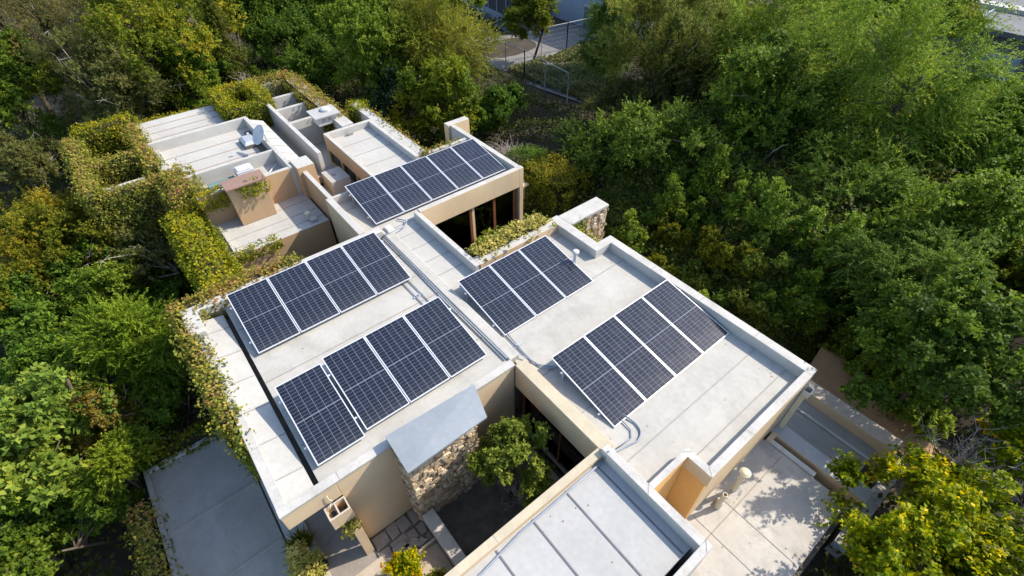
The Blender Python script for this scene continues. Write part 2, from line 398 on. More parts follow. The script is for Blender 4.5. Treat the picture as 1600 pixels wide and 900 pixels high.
STYLE = {  # clumps, clump radius, twigs per clump, leaves per twig, leaf length, leaf width, droop, twig length
 'broad':   dict(nc=120, cr=0.17, tw=24, lv=14, ll=0.130, lw=0.085, droop=0.15, tl=0.40),
 'fine':    dict(nc=120, cr=0.16, tw=28, lv=17, ll=0.095, lw=0.050, droop=0.10, tl=0.40),
 'feather': dict(nc=120, cr=0.16, tw=20, lv=26, ll=0.110, lw=0.034, droop=0.55, tl=0.75),
 'arch':    dict(nc=120, cr=0.17, tw=22, lv=28, ll=0.120, lw=0.036, droop=0.85, tl=0.95),
 'big':     dict(nc=80, cr=0.2, tw=14, lv=11, ll=0.200, lw=0.130, droop=0.30, tl=0.45),
 'bush':    dict(nc=26, cr=0.36, tw=30, lv=12, ll=0.100, lw=0.055, droop=0.10, tl=0.45),
}
def crown_points(seed, rx, ry, rz, st, spire=False, dens=1.0):
    g = np.random.default_rng(seed)
    s = STYLE[st]
    size = (rx * ry * rz) ** (1 / 3)
    nc = max(14, int(s['nc'] * dens * min(1.6, max(0.35, (size / 2.0) ** 1.3))))
    d = unit(g.normal(size=(nc, 3)) + np.array([0, 0, 0.25]))
    rad = 1.0 - 0.55 * g.random(nc) ** 1.6
    rad *= g.uniform(0.82, 1.12, nc)
    nl = max(6, int(7 + size * 1.8))
    lc = unit(g.normal(size=(nl, 3)) + np.array([0, 0, 0.35])) * g.uniform(0.45, 0.78, nl)[:, None]
    lr = g.uniform(0.40, 0.60, nl)
    li = g.integers(0, nl, nc)
    c = lc[li] + d * (lr[li] * (0.55 + 0.45 * g.random(nc)))[:, None]
    inner = g.random(nc) < 0.16
    c[inner] = d[inner] * (0.5 * g.random(int(inner.sum())) ** 0.5)[:, None]
    if spire:
        h = g.uniform(-1, 1, nc); a = g.uniform(0, 2 * math.pi, nc); rr = (1 - (h + 1) / 2) ** 0.8 * g.uniform(0.4, 1, nc)
        c = np.stack([rr * np.cos(a), rr * np.sin(a), h], 1)
    c[:, 2] = np.where(c[:, 2] < -0.55, -0.55 + 0.3 * (c[:, 2] + 0.55), c[:, 2])
    c = c * np.array([rx, ry, rz])
    ctint = g.normal(0, 0.10, nc) + g.normal(0, 0.13, nl)[li]
    cr = s['cr'] * size * g.uniform(0.7, 1.3, nc)
    tw, lv = s['tw'], s['lv']
    n = nc * tw
    ci = np.repeat(np.arange(nc), tw)
    out = unit(c[ci] / np.array([rx, ry, rz]))
    td = unit(out * 0.55 + g.normal(size=(n, 3)) * 0.62 + np.array([0, 0, 0.22]))
    ts = c[ci] + unit(g.normal(size=(n, 3))) * (cr[ci] * g.random(n) ** 0.5 * 0.85)[:, None]
    tl = s['tl'] * g.uniform(0.5, 1.25, n) * min(1.25, max(0.5, size / 2.0))
    N = n * lv
    ti = np.repeat(np.arange(n), lv)
    t = np.tile(np.linspace(0.06, 1, lv), n) + g.uniform(-0.03, 0.03, N)
    droop = s['droop']
    pos = ts[ti] + td[ti] * (tl[ti] * t)[:, None]
    pos[:, 2] -= droop * 0.35 * tl[ti] * t * t
    tang = td[ti] - np.array([0, 0, 1.0]) * (droop * 0.7 * t)[:, None]
    sidev = unit(np.cross(tang, g.normal(size=(N, 3))))
    if st in ('feather', 'arch'):
        ax = unit(unit(tang) * 0.85 + sidev * 0.55)
    else:
        ax = unit(unit(tang) * 0.45 + sidev * 0.9)
    nr = unit(g.normal(size=(N, 3)) * 0.55 + np.array([0, 0, 0.6]) + td[ti] * 0.5 + out[ci][ti] * 0.3)
    sz = g.uniform(0.7, 1.25, N) * (1.05 - 0.35 * t)
    tint = 0.42 + ctint[ci][ti] + g.normal(0, 0.17, N) + 0.22 * (t - 0.5)  # last term paints lit tips: brighter tint toward twig ends
    return pos, ax, nr, s['ll'] * sz, s['lw'] * sz, tint, c

def tree(kind, st, x, y, zc, rh, rv, ground, label, seed, spire=False, dens=1.0, name='tree', cat='tree', group=None):
    root = empty(name, (x, y, ground), label, cat, group)
    g = np.random.default_rng(seed + 999)
    pos, ax, nr, ll, lw, tint, c = crown_points(seed, rh * g.uniform(0.92, 1.08), rh * g.uniform(0.92, 1.08), rv, st, spire, dens)
    off = np.array([0, 0, zc - ground])
    me = leaf_mesh('crown', pos + off, ax, nr, ll, lw, tint, LEAF[kind])
    cr = bpy.data.objects.new('crown', me); col.objects.link(cr); cr.parent = root
    b = MB(); r0 = 0.04 + 0.03 * rh; top = zc - ground + 0.3 * rv
    lean = g.normal(0, 0.12, 2)
    tp = [(lean[0] * k, lean[1] * k, top * k / 5.0) for k in range(6)]
    b.tube(tp, r0, MAT['bark'], 8, r0 * 0.35)
    idx = g.choice(len(c), min(12, len(c)), replace=False)
    for i in idx:
        e = c[i] + off; k = g.uniform(0.45, 0.85)
        s0 = Vector((lean[0] * 5 * k, lean[1] * 5 * k, top * k)); e = Vector(e)
        mid = s0.lerp(e, 0.5) + Vector((0, 0, 0.12 * rv))
        b.tube([s0, mid, e], r0 * 0.3, MAT['bark'], 6, r0 * 0.08)
    b.build('trunk', root, smooth=True)
    if kind in ('rusty', 'lemon', 'olive', 'olivelight', 'rust'):
        b = MB()
        for i in g.choice(len(c), min(16, len(c)), replace=False):
            e = c[i] + off; d = unit(c[i] + np.array([0, 0, .3 * rv])) + g.normal(0, .35, 3)
            L = g.uniform(.5, 1.0) * min(1.2, .35 + .3 * rh); p0 = Vector(e); p1 = p0 + Vector(d) * L
            m1 = p0.lerp(p1, .5) + Vector(g.normal(0, .08, 3)); b.tube([Vector((lean[0] * 3, lean[1] * 3, top * .6)), p0 * .9 + Vector((0, 0, .05)), p0, m1, p1], .022, MAT['dry_wood'], 4, .004, cap=False)
            for k in range(3):
                q = m1.lerp(p1, g.uniform(0, .8)); b.tube([q, q + Vector(g.normal(0, .2, 3))], .008, MAT['dry_wood'], 4, .003, cap=False)
        b.build('dead_branches', root)
    return root

def shrub(kind, st, x, y, zc, rx, ry, rv, label, seed, cat='shrub', name='shrub', group=None, dens=1.0, base=None, rot=0.0):
    base = zc - rv if base is None else base
    root = empty(name, (x, y, base), label, cat, group)
    pos, ax, nr, ll, lw, tint, c = crown_points(seed, rx, ry, rv, st, False, dens)
    if rot:
        cs, sn = math.cos(rot), math.sin(rot); M2 = np.array([[cs, sn, 0], [-sn, cs, 0], [0, 0, 1]])
        pos, ax, nr, c = pos @ M2, ax @ M2, nr @ M2, c @ M2
    off = np.array([0, 0, zc - base])
    me = leaf_mesh('foliage', pos + off, ax, nr, ll, lw, tint, LEAF[kind])
    cr = bpy.data.objects.new('foliage', me); col.objects.link(cr); cr.parent = root
    b = MB()
    for i in range(0, min(len(c), 12)):
        e = Vector(c[i] + off); b.tube([(0.04 * math.cos(i), 0.04 * math.sin(i), -0.1), tuple(e * 0.55 + Vector((0, 0, 0.1))), tuple(e)], 0.022, MAT['bark'], 5, 0.005)
    b.build('stem', root, smooth=True)
    return root

def creeper(label, boxes, seed, kind='ivy', dens=1.0, leaf=0.074, bulge=0.085, hang=0.25, name='creeper', cat='creeper', sides='nsew'):
    """climbing plant: leaves lying over the top and sides of wall boxes (x0,x1,y0,y1,z0,z1), lumpy, with trailing shoots"""
    g = np.random.default_rng(seed)
    P, A, Nn, T = [], [], [], []
    for (x0, x1, y0, y1, z0, z1) in boxes:
        dx, dy, dz = x1 - x0, y1 - y0, z1 - z0
        faces = [((0, 0, 1), dx * dy)]
        if 'e' in sides: faces.append(((1, 0, 0), dy * dz))
        if 'w' in sides: faces.append(((-1, 0, 0), dy * dz))
        if 'n' in sides: faces.append(((0, 1, 0), dx * dz))
        if 's' in sides: faces.append(((0, -1, 0), dx * dz))
        for nrm, area in faces:
            n = int(area * 720 * dens)
            if n < 4: continue
            u = g.random((n, 3)); p = np.array([x0, y0, z0]) + u * np.array([dx, dy, dz])
            for k in range(3):
                if nrm[k] == 1: p[:, k] = (x0 + dx, y0 + dy, z1)[k]
                if nrm[k] == -1: p[:, k] = (x0, y0, z0)[k]
            # lumpy thickness, different every half metre
            ph = np.sin(p[:, 0] * 3.1 + seed) * np.sin(p[:, 1] * 2.7 + seed * 2) + np.sin(p[:, 2] * 3.3 + p[:, 0] * 1.7 + seed) * 0.7 + np.sin(p[:, 1] * 7.3 + p[:, 0] * 6.1) * 0.5
            th = bulge * (0.55 + 0.35 * ph) + g.normal(0, bulge * 0.3, n)
            nn = np.array(nrm, float)
            p = p + nn * np.maximum(th, -0.02)[:, None] + g.normal(0, 0.04, (n, 3))
            axis = g.normal(size=(n, 3)) * 0.7 + np.array([0, 0, -0.6]) * (0.3 if nrm[2] else 1.0) + nn * 0.15
            P.append(p); A.append(axis); Nn.append(nn + g.normal(size=(n, 3)) * 0.45 + np.array([0, 0, 0.25]))
            T.append((0.50 if nrm[2] else 0.30) + 0.16 * np.sin(p[:, 0] * 1.9 + seed * 3) * np.sin(p[:, 1] * 1.6 + seed) + 0.10 * np.sin(p[:, 0] * 5.7 + p[:, 1] * 4.9) + g.normal(0, 0.22, n))
            keep = (np.sin(p[:, 0] * 4.3 + seed) * np.sin(p[:, 1] * 3.9 + 1) + np.sin(p[:, 2] * 4.7 + p[:, 0] * 2.9) * 0.6 + g.normal(0, .45, n)) > -1.25
            for q in (P, A, Nn, T): q[-1] = q[-1][keep]
        # trailing shoots
        nsh = int((dx + dy) * 6 * dens * (hang > 0))
        for _ in range(nsh):
            if dx > dy: sx, sy, o = g.uniform(x0, x1), (y0 if g.random() < .5 else y1), np.array([0, 1.0, 0])
            else: sx, sy, o = (x0 if g.random() < .5 else x1), g.uniform(y0, y1), np.array([1.0, 0, 0])
            if (dx > dy and sy == y0) or (dx <= dy and sx == x0): o = -o
            k = 9; t = np.linspace(0, 1, k); L = hang * g.uniform(0.5, 1.8)
            p = np.array([sx, sy, z1]) + o * (0.10 + 0.14 * np.sin(t * 2.2))[:, None] + np.array([0, 0, 1.0]) * (0.10 * np.sin(t * 3) - L * t * t)[:, None] + g.normal(0, 0.03, (k, 3))
            P.append(p); A.append(g.normal(size=(k, 3)) * 0.6 + np.array([0, 0, -0.6])); Nn.append(o + g.normal(size=(k, 3)) * 0.5 + np.array([0, 0, .4])); T.append(np.full(k, 0.3) + g.normal(0, 0.15, k))
    P = np.concatenate(P); A = np.concatenate(A); Nn = unit(np.concatenate(Nn)); T = np.concatenate(T)
    sz = leaf * np.random.default_rng(seed + 1).uniform(0.65, 1.3, len(P))
    me = leaf_mesh(name, P, A, Nn, sz, sz * 0.85, T, LEAF[kind])
    o = bpy.data.objects.new(name, me); col.objects.link(o)
    return tag(o, label, cat)

def bare_shrub(label, x, y, z, r, h, seed, n=60, mat='dry_wood', cat='shrub', name='bare_shrub', thick=0.014):
    g = random.Random(seed); b = MB()
    for i in range(n):
        a = g.uniform(0, 6.28); el = g.uniform(0.25, 1.4); L = g.uniform(0.6, 1.0)
        d = Vector((math.cos(a) * math.cos(el) * r, math.sin(a) * math.cos(el) * r, math.sin(el) * h)) * L
        m1 = d * 0.4 + Vector((g.uniform(-.15, .15), g.uniform(-.15, .15), g.uniform(0, .15))) * r
        b.tube([(0, 0, 0), m1, d], thick, MAT[mat], 5, thick * 0.3, cap=False)
        for j in range(5):
            s = m1.lerp(d, g.uniform(0.1, 0.95)); e = s + Vector((g.uniform(-1, 1), g.uniform(-1, 1), g.uniform(-.2, 1))) * r * 0.28
            b.tube([s, s.lerp(e, .5) + Vector((0, 0, g.uniform(-.04, .06))), e], thick * 0.5, MAT[mat], 4, thick * 0.18, cap=False)
    return b.build(name, None, label, cat, loc=(x, y, z), smooth=True)

def wl(o):
    v = Vector((0, 0, 0))
    while o: v += o.location; o = o.parent
    return v
def W(mb, name, parent, label=None, bevel=0.0, smooth=False, **k):
    """mesh given in world coordinates, hung under an unrotated parent"""
    return mb.build(name, parent, label, bevel=bevel, smooth=smooth, loc=-wl(parent), **k)

# ------------------------------------------------------------------ ground
def gh(x, y):
    """ground height: falls away on the left of the house, rises on the bank to the right"""
    z = -3.35
    z -= 1.6 * min(1, max(0, (-7.9 - y) / 1.6)) * min(1, max(0, (4.5 - x) / 3.0))
    ys = 4.3 + 3.6 * min(1, max(0, (x - 6.3) / 1.2))
    if y > ys: z += min(3.0, 0.52 * (y - ys)) * min(1, max(0, (x + 5.5) / 4.0)) * min(1, max(0, (26 - y) / 8.0))
    z += 0.12 * math.sin(x * 0.7 + 1) * math.sin(y * 0.6)
    return z
b = MB()
xs = list(range(-150, -44, 10)) + [-44 + 0.9 * i for i in range(75)] + list(range(24, 90, 11))
ys = list(range(-80, -24, 9)) + [-24 + 0.9 * i for i in range(92)] + list(range(60, 170, 11))
for yy in ys:
    for xx in xs: b.v.append((xx, yy, gh(xx, yy)))
nx = len(xs); a = b.mi('soil')
for j in range(len(ys) - 1):
    for i in range(nx - 1):
        k = j * nx + i; b.f.append((k, k + 1, k + nx + 1, k + nx)); b.m.append(a)
b.build('ground', kind='structure', smooth=True)

# ------------------------------------------------------------------ the house
G0 = -3.4
house = empty('house', (2.0, -3.0, G0), 'flat roofed modern house of cream walls and white roof terraces carrying the solar panels', 'house')

def roof(x0, x1, y0, y1, z, m='roof', seams_y=(), seams_x=(), seam='seam', th=0.25, extra=(), label=None, sw=0.022):
    """slab with raised joint strips: seams_x run along x at those y, seams_y run along y at those x"""
    b = MB(); b.box(x0, x1, y0, y1, z - th, z, m)
    for e in extra: b.box(e[0], e[1], e[2], e[3], z - th, z, m)
    for q in seams_y:
        q = q if isinstance(q, tuple) else (q, y0 + .03, y1 - .03)
        b.box(q[0] - sw / 2, q[0] + sw / 2, q[1], q[2], z - .01, z + 0.012, seam)
    for q in seams_x:
        q = q if isinstance(q, tuple) else (q, x0 + .03, x1 - .03)
        b.box(q[1], q[2], q[0] - sw / 2, q[0] + sw / 2, z - .01, z + 0.012, seam)
    return W(b, 'roof', house, label)

def wall(x0, x1, y0, y1, z0, z1, m='cream', top=None, name='wall', bevel=0.012, label=None):
    return W(MB().box(x0, x1, y0, y1, z0, z1, m, top), name, house, label, bevel=bevel)

# --- main roof with the two long panel rows
roof(-2.70, 3.50, -6.55, -1.77, 0.10, 'roof', seams_y=[-1.62, -0.55, 0.42, (1.40, -6.5, -1.8), 2.45])
# gutter channel and the tilted white strip left of it
W(MB().box(-2.50, 3.50, -6.66, -6.55, -0.35, -0.16, 'gutter'), 'gutter', house)
b = MB()
b.hexa([(-2.50, -7.20, -0.3), (3.50, -7.20, -0.3), (3.50, -6.66, -0.3), (-2.50, -6.66, -0.3),
        (-2.50, -7.20, 0.14), (3.50, -7.20, 0.14), (3.50, -6.66, 0.05), (-2.50, -6.66, 0.05)], 'roof_bright')
for k in range(6):
    xx = -1.95 + k * 0.97
    b.hexa([(xx - .012, -7.19, 0.10), (xx + .012, -7.19, 0.10), (xx + .012, -6.67, 0.02), (xx - .012, -6.67, 0.02),
            (xx - .012, -7.19, 0.152), (xx + .012, -7.19, 0.152), (xx + .012, -6.67, 0.064), (xx - .012, -6.67, 0.064)], 'seam')
W(b, 'roof', house, 'bright white tilted roof strip beside the gutter')
wall(-1.86, 3.50, -7.40, -7.20, -0.40, 0.20, 'coping', 'coping', 'fascia')
wall(-2.95, -1.86, -7.50, -7.14, -3.4, 0.36, 'coping', 'coping', 'wall')
wall(-2.98, -2.70, -7.14, -1.80, -3.4, 0.34, 'greywall', 'coping', 'parapet')
# front edge band over the courtyard
W(MB().box(3.50, 3.70, -7.405, -1.77, 0.13, 0.20, 'coping'), 'coping', house, bevel=0.01)
wall(3.502, 3.685, -7.40, -6.302, -0.40, 0.128, 'cream', None, 'fascia')
W(MB().box(-1.8, 3.52, -7.2, -6.3, -0.46, -0.40, 'greywall'), 'soffit', house)
wall(3.503, 3.68, -6.30, -1.77, -2.95, 0.128, 'cream')
wall(-2.9, 3.36, -6.44, -6.30, -5.4, -0.46, 'cream')
# low upstand carrying the conduit, then the middle roof
W(MB().box(-3.05, 3.50, -1.77, -1.47, -0.1, 0.17, 'roof'), 'upstand', house, bevel=0.03)
roof(-3.03, 0.40, -1.47, -0.52, 0.0, 'roof_bright', seams_y=[-2.45, -1.72, -0.98, -0.25])
wall(-3.02, 0.38, -0.52, -0.36, -3.3, 0.30, 'greywall', 'coping', 'parapet')

# --- right hand roof
roof(0.40, 2.05, -1.47, 2.62, 0.0, 'roof', seams_y=[(0.62, -0.3, 2.6), 1.55])
roof(2.05, 7.58, -1.62, 3.24, 0.0, 'roof', seams_y=[2.62, 4.25, 5.55, 6.95])
roof(7.58, 8.10, -0.42, 3.24, 0.0, 'roof', seams_y=[(7.76, -.4, 3.2)])
wall(0.02, 0.40, -0.36, 2.62, -3.3, 0.30, 'cream', 'roof_bright', 'parapet')
wall(0.02, 1.80, 2.62, 2.94, -3.3, 0.30, 'greywall', 'coping', 'parapet')
wall(1.80, 2.06, 2.62, 3.50, -3.3, 0.30, 'greywall', 'coping', 'parapet')
wall(2.06, 8.27, 3.24, 3.50, -3.4, 0.30, 'greywall', 'coping', 'parapet')
W(MB().box(8.10, 8.28, -0.42, 3.24, -0.06, 0.30, 'cream', 'coping').box(8.095, 8.285, 0.86, 0.885, 0.28, 0.304, 'seam'), 'coping', house, bevel=0.008)
wall(8.06, 8.24, -0.44, 3.24, -3.4, -0.06, 'cream')
# niche in the front
W(MB().box(7.58, 8.28, -0.58, -0.42, -0.1, 0.30, 'cream', 'coping').box(7.58, 7.71, -1.62, -0.58, -0.1, 0.30, 'orange', 'coping'), 'coping', house)
W(MB().box(7.5, 7.70, -1.62, -0.58, -2.3, -0.1, 'orange').box(7.70, 8.235, -0.57, -0.442, -2.3, -0.1, 'orange'), 'wall', house, 'niche wall with orange bounce light in its colour')
wall(6.50, 8.88, -1.80, -1.62, -3.3, 0.30, 'greywall', 'coping', 'parapet')
wall(8.88, 9.03, -4.6, -1.62, -3.3, 0.30, 'greywall', 'coping', 'parapet')
# courtyard sides
W(MB().box(3.70, 6.56, -1.77, -1.47, -0.67, 0.17, 'cream', 'coping_cream'), 'coping', house, bevel=0.01)
W(MB().box(6.40, 6.57, -6.6, -1.775, -2.9, 0.16, 'cream', 'coping_cream').box(6.398, 6.572, -4.50, -4.48, .15, .163, 'seam'), 'coping', house, bevel=0.01)
roof(6.57, 8.78, -6.6, -1.80, 0.0, 'roof_cool', seams_x=[-2.0, -2.86, -3.72, -4.58, -5.45], seam='dark_seam', sw=0.034)
wall(8.60, 8.77, -6.55, -1.82, -3.4, -0.252, 'cream')
wall(6.58, 8.60, -6.55, -6.38, -3.4, -0.252, 'cream')
# courtyard glazing under the right roof
win = W(MB().box(3.70, 3.78, -1.52, -1.44, -2.9, -0.67, 'wood').box(3.78, 6.40, -1.52, -1.44, -0.75, -0.67, 'wood').box(3.78, 6.40, -1.54, -1.42, -2.9, -2.78, 'concrete').box(5.1, 5.16, -1.51, -1.45, -2.78, -0.75, 'wood'), 'window', house, 'long dark courtyard window')
W(MB().box(3.78, 6.40, -1.49, -1.475, -2.78, -0.75, 'glass'), 'pane', win)
W(MB().box(3.2, 7.4, -1.44, 2.5, -3.0, -2.85, 'interior_floor').box(3.2, 7.4, 2.5, 2.6, -2.85, -0.3, 'interior').box(3.1, 3.2, -1.44, 2.6, -2.85, -.3, 'interior'), 'room', house)
# stone kerb across the courtyard
W(MB().box(4.15, 6.40, -5.02, -4.72, -3.2, -2.56, 'concrete'), 'kerb', house, bevel=0.015)

# joints across the wall tops
b = MB()
for xx in (3.6, 5.2, 6.8): b.box(xx - .008, xx + .008, 3.245, 3.495, .29, .3035, 'seam')
for xx in (-6.4, -4.9): b.box(xx - .008, xx + .008, 3.765, 3.955, .29, .3035, 'seam')
for xx in (-1.9, -0.6): b.box(xx - .008, xx + .008, -.515, -.365, .29, .3035, 'seam')
for xx in (0.2, 2.0): b.box(xx - .008, xx + .008, -7.395, -7.205, .19, .2035, 'seam')
for yy in (-6.2, -4.6, -2.9): b.box(3.505, 3.695, yy - .008, yy + .008, .19, .2035, 'seam')
for (a0, a1, c0, c1) in ((8.10, 8.27, 3.25, 3.49), (7.585, 7.70, -0.57, -0.43), (8.105, 8.275, -0.43, -0.57), (7.585, 7.705, -1.63, -1.78), (8.885, 9.02, -1.63, -1.79)):
    d_ = Vector((a1 - a0, c1 - c0, 0)); n_ = Vector((-d_.y, d_.x, 0)).normalized() * 0.008
    q = [Vector((a0, c0, 0)) - n_, Vector((a1, c1, 0)) - n_, Vector((a1, c1, 0)) + n_, Vector((a0, c0, 0)) + n_]
    b.hexa([(v.x, v.y, .29) for v in q] + [(v.x, v.y, .3045) for v in q], 'seam')
W(b, 'coping_joint', house)
# --- rubble chimney
def rubble(b, x0, x1, y0, y1, z0, z1, seed, course=0.17):
    """stones laid in rough courses on the four faces of a core"""
    g = random.Random(seed); tint = []
    n0 = len(b.v)
    b.box(x0, x1, y0, y1, z0, z1, 'stone'); tint += [0.05] * 8
    a = b.mi('stone')
    def face(axis, c, s, u0, u1):
        z = z0 - 0.02
        while z < z1 - 0.04:
            h = min(course * g.uniform(0.65, 1.35), z1 - z)
            u = u0 - g.uniform(0, 0.1)
            while u < u1:
                w = g.uniform(0.10, 0.32); d = g.uniform(0.012, 0.075); t = g.random()
                cu, cz = u + w / 2, z + h / 2; K = g.choice((5, 5, 6)); ring0, ring1 = [], []
                ph = g.uniform(0, 6.28)
                for q in range(K):
                    an = ph + 6.283 * q / K; rr = g.uniform(0.82, 1.12)
                    su = min(max(cu + math.cos(an) * w * 0.56 * rr, u0 - .01), u1 + .01); szz = min(max(cz + math.sin(an) * h * 0.58 * rr, z0), z1 - .005)
                    si = g.uniform(0.74, 0.88)
                    for ring, k, dd in ((ring0, 1.0, -0.005), (ring1, si, d * g.uniform(0.75, 1.2))):
                        uu, zz = cu + (su - cu) * k, cz + (szz - cz) * k
                        p = (c + s * dd, uu, zz) if axis == 0 else (uu, c + s * dd, zz)
                        ring.append(len(b.v)); b.v.append(p); tint.append(t)
                p = (c + s * d * 1.02, cu, cz) if axis == 0 else (cu, c + s * d * 1.02, cz)
                m = len(b.v); b.v.append(p); tint.append(t)
                for q in range(K):
                    q2 = (q + 1) % K
                    b.f.append((ring0[q], ring0[q2], ring1[q2], ring1[q])); b.m.append(a)
                    b.f.append((ring1[q], ring1[q2], m)); b.m.append(a)
                u += w * 0.94
            z += h * 0.92
    face(0, x1, 1, y0, y1); face(0, x0, -1, y0, y1); face(1, y0, -1, x0, x1); face(1, y1, 1, x0, x1)
    return tint
def set_tint(o, tint):
    at = o.data.attributes.new('tint', 'FLOAT', 'POINT'); at.data.foreach_set('value', tint)
b = MB(); tt = rubble(b, 3.62, 4.10, -5.02, -3.28, -3.2, 0.36, 3, 0.135)
chim = W(b, 'chimney', house, 'rubble stone chimney under a folded zinc cap'); set_tint(chim, tt)
b = MB()
bk0, bk1, fr0, fr1 = (3.60, -5.10, 0.47), (3.66, -2.92, 0.40), (4.56, -5.13, 0.45), (4.52, -3.20, 0.42)
mid = (4.10, -4.05, 0.475)
for dz, rev in ((0, False), (-0.035, True)):
    P = [Vector(p) + Vector((0, 0, dz)) for p in (bk0, bk1, fr1, fr0, mid)]
    for q in ((0, 3, 4), (3, 2, 4), (2, 1, 4), (1, 0, 4)):
        t3 = [P[w] for w in q]; b.poly(t3[::-1] if rev else t3, 'zinc')
for p, q in ((bk0, fr0), (fr0, fr1), (fr1, bk1), (bk1, bk0)):
    p, q = Vector(p), Vector(q); d = Vector((0, 0, -0.05))
    b.poly([p, p + d, q + d, q], 'zinc')
W(b, 'cap', chim, 'grey zinc chimney cap')

# --- rainwater hopper and boxed downpipe on the courtyard wall
b = MB()
b.box(3.705, 4.02, -6.72, -6.28, -0.86, -0.80, 'cream')
for q in ((3.705, 3.735, -6.72, -6.28), (3.985, 4.02, -6.72, -6.28), (3.735, 3.985, -6.72, -6.69), (3.735, 3.985, -6.31, -6.28), (3.735, 3.985, -6.52, -6.49)):
    b.box(*q, -0.80, -0.42, 'cream', 'coping')
b.box(3.735, 3.985, -6.69, -6.52, -0.80, -0.56, 'cream')
b.lathe((3.86, -6.605, -0.555), [(0.0, 0.0), (0.055, 0.0), (0.065, 0.03), (0.045, 0.03), (0.0, 0.004)], 'dark', 14)
b.box(3.74, 3.98, -6.46, -6.27, -2.95, -0.86, 'cream')
W(b, 'downpipe', house, 'boxed cream downpipe with open hopper', bevel=0.006)
b = MB()
b.box(8.285, 8.46, 3.22, 3.44, -0.42, -0.39, 'cream')
for q in ((8.285, 8.305, 3.22, 3.44), (8.44, 8.46, 3.22, 3.44), (8.305, 8.44, 3.22, 3.24), (8.305, 8.44, 3.42, 3.44)): b.box(*q, -0.39, -0.22, 'white_paint')
b.box(8.285, 8.40, 3.26, 3.40, -2.3, -0.42, 'tan_pipe')
W(b, 'downpipe', house, 'boxed tan downpipe with small white hopper', bevel=0.006)

# --- far roof with the five panel row
roof(-5.45, -3.06, -2.20, 3.76, 0.0, 'roof', seams_y=[(-4.9, -2.1, -1.5)], seams_x=[])
roof(-6.05, -5.45, 1.95, 3.76, 0.0, 'roof', seams_x=[2.6, 3.2])
wall(-3.06, -2.86, -0.36, 3.78, -0.43, 0.33, 'cream', 'coping', 'fascia')
wall(-3.06, -2.86, 3.78, 3.96, -3.3, 0.33, 'cream', 'coping', 'wall')
wall(-7.3, -3.06, 3.76, 3.96, -3.3, 0.30, 'greywall', 'coping', 'parapet')
wall(-7.62, -7.3, 3.66, 4.70, -3.3, 0.32, 'cream', 'coping', 'wall')
wall(-6.20, -6.05, 1.95, 3.76, -3.3, 0.24, 'greywall', 'coping', 'parapet')
wall(-5.50, -3.06, -2.42, -2.20, -3.3, 0.30, 'cream', 'roof_bright', 'parapet')
wall(-3.20, -3.06, -2.42, -1.77, -3.3, 0.165, 'greywall', 'coping', 'parapet')
wall(-5.55, -5.45, -2.20, -0.70, -3.3, 0.28, 'greywall', 'coping', 'parapet')
# garden windows below its front fascia
b = MB()
for yy in (0.02, 1.62, 1.72, 2.66, 3.60):
    b.box(-3.04, -2.94, yy - .05, yy + .05, -2.9, -0.435, 'cream' if yy == 1.72 else 'wood')
b.box(-3.04, -2.92, -0.36, 3.78, -2.95, -2.55, 'tan').box(-3.03, -2.95, -0.3, 3.7, -2.55, -2.47, 'wood').box(-3.03, -2.95, -0.3, 3.7, -0.50, -0.435, 'wood')
win = W(b, 'window', house, 'garden window with red brown posts')
W(MB().box(-2.995, -2.985, -0.3, 3.7, -2.47, -0.5, 'glass'), 'pane', win)
W(MB().box(-6.0, -3.06, -0.36, 3.76, -3.0, -2.9, 'interior_floor').box(-6.0, -5.9, -0.36, 3.76, -2.9, -0.25, 'interior').box(-5.9, -3.06, -0.46, -0.36, -2.9, -.25, 'interior').box(-5.9, -3.06, 3.70, 3.76, -2.9, -.25, 'interior'), 'room', house)

# --- clerestory box roof
roof(-9.80, -5.45, -0.42, 1.36, 0.04, 'roof_bright', seams_y=[-8.9, -7.95, -7.0, -6.1])
wall(-9.96, -5.55, -0.56, -0.42, -0.36, 0.30, 'tan', 'coping', 'fascia')
wall(-9.96, -9.80, -0.42, 1.52, -3.3, 0.30, 'greywall', 'coping', 'parapet')
wall(-9.80, -6.05, 1.36, 1.52, -3.3, 0.30, 'greywall', 'coping', 'parapet')
wall(-11.9, -6.3, 1.54, 1.92, -3.3, 0.27, 'greywall', 'roof_bright', 'parapet')
b = MB()
for xx in (-9.9, -8.72, -8.62, -7.35, -6.0): b.box(xx - .05, xx + .05, -0.55, -0.45, -0.95, -0.36, 'tan')
b.box(-9.96, -5.55, -0.55, -0.43, -1.4, -0.95, 'tan')
win = W(b, 'window', house, 'low strip window under the clerestory box')
W(MB().box(-9.9, -5.6, -0.49, -0.48, -0.95, -0.36, 'glass'), 'pane', win)
W(MB().box(-9.9, -5.6, 0.9, 1.0, -1.4, -.3, 'interior').box(-9.9, -5.6, -.43, .9, -1.5, -1.4, 'interior_floor'), 'room', house)

# --- low roof between, corridor and long thin wall
roof(-16.3, -5.55, -1.22, -0.42, -1.00, 'roof', seams_y=[-6.6, -7.6, -8.6], label=None)
roof(-8.5, -5.55, -2.20, -1.22, -1.00, 'roof', seams_x=[])
wall(-14.35, -8.62, -1.38, -1.22, -3.3, 0.30, 'greywall', 'coping', 'parapet')
roof(-14.3, -8.5, -1.93, -1.38, -0.62, 'slate')
wall(-8.45, -7.5, -1.50, -0.75, -1.0, -0.40, 'greywall', 'roof_cool', 'upstand')
wall(-8.42, -7.68, -2.47, -1.85, -3.3, 0.47, 'tan', 'roof_bright', 'chimney_stack')
wall(-7.68, -5.50, -2.33, -2.17, -3.3, 0.29, 'tan', 'roof_bright', 'parapet')
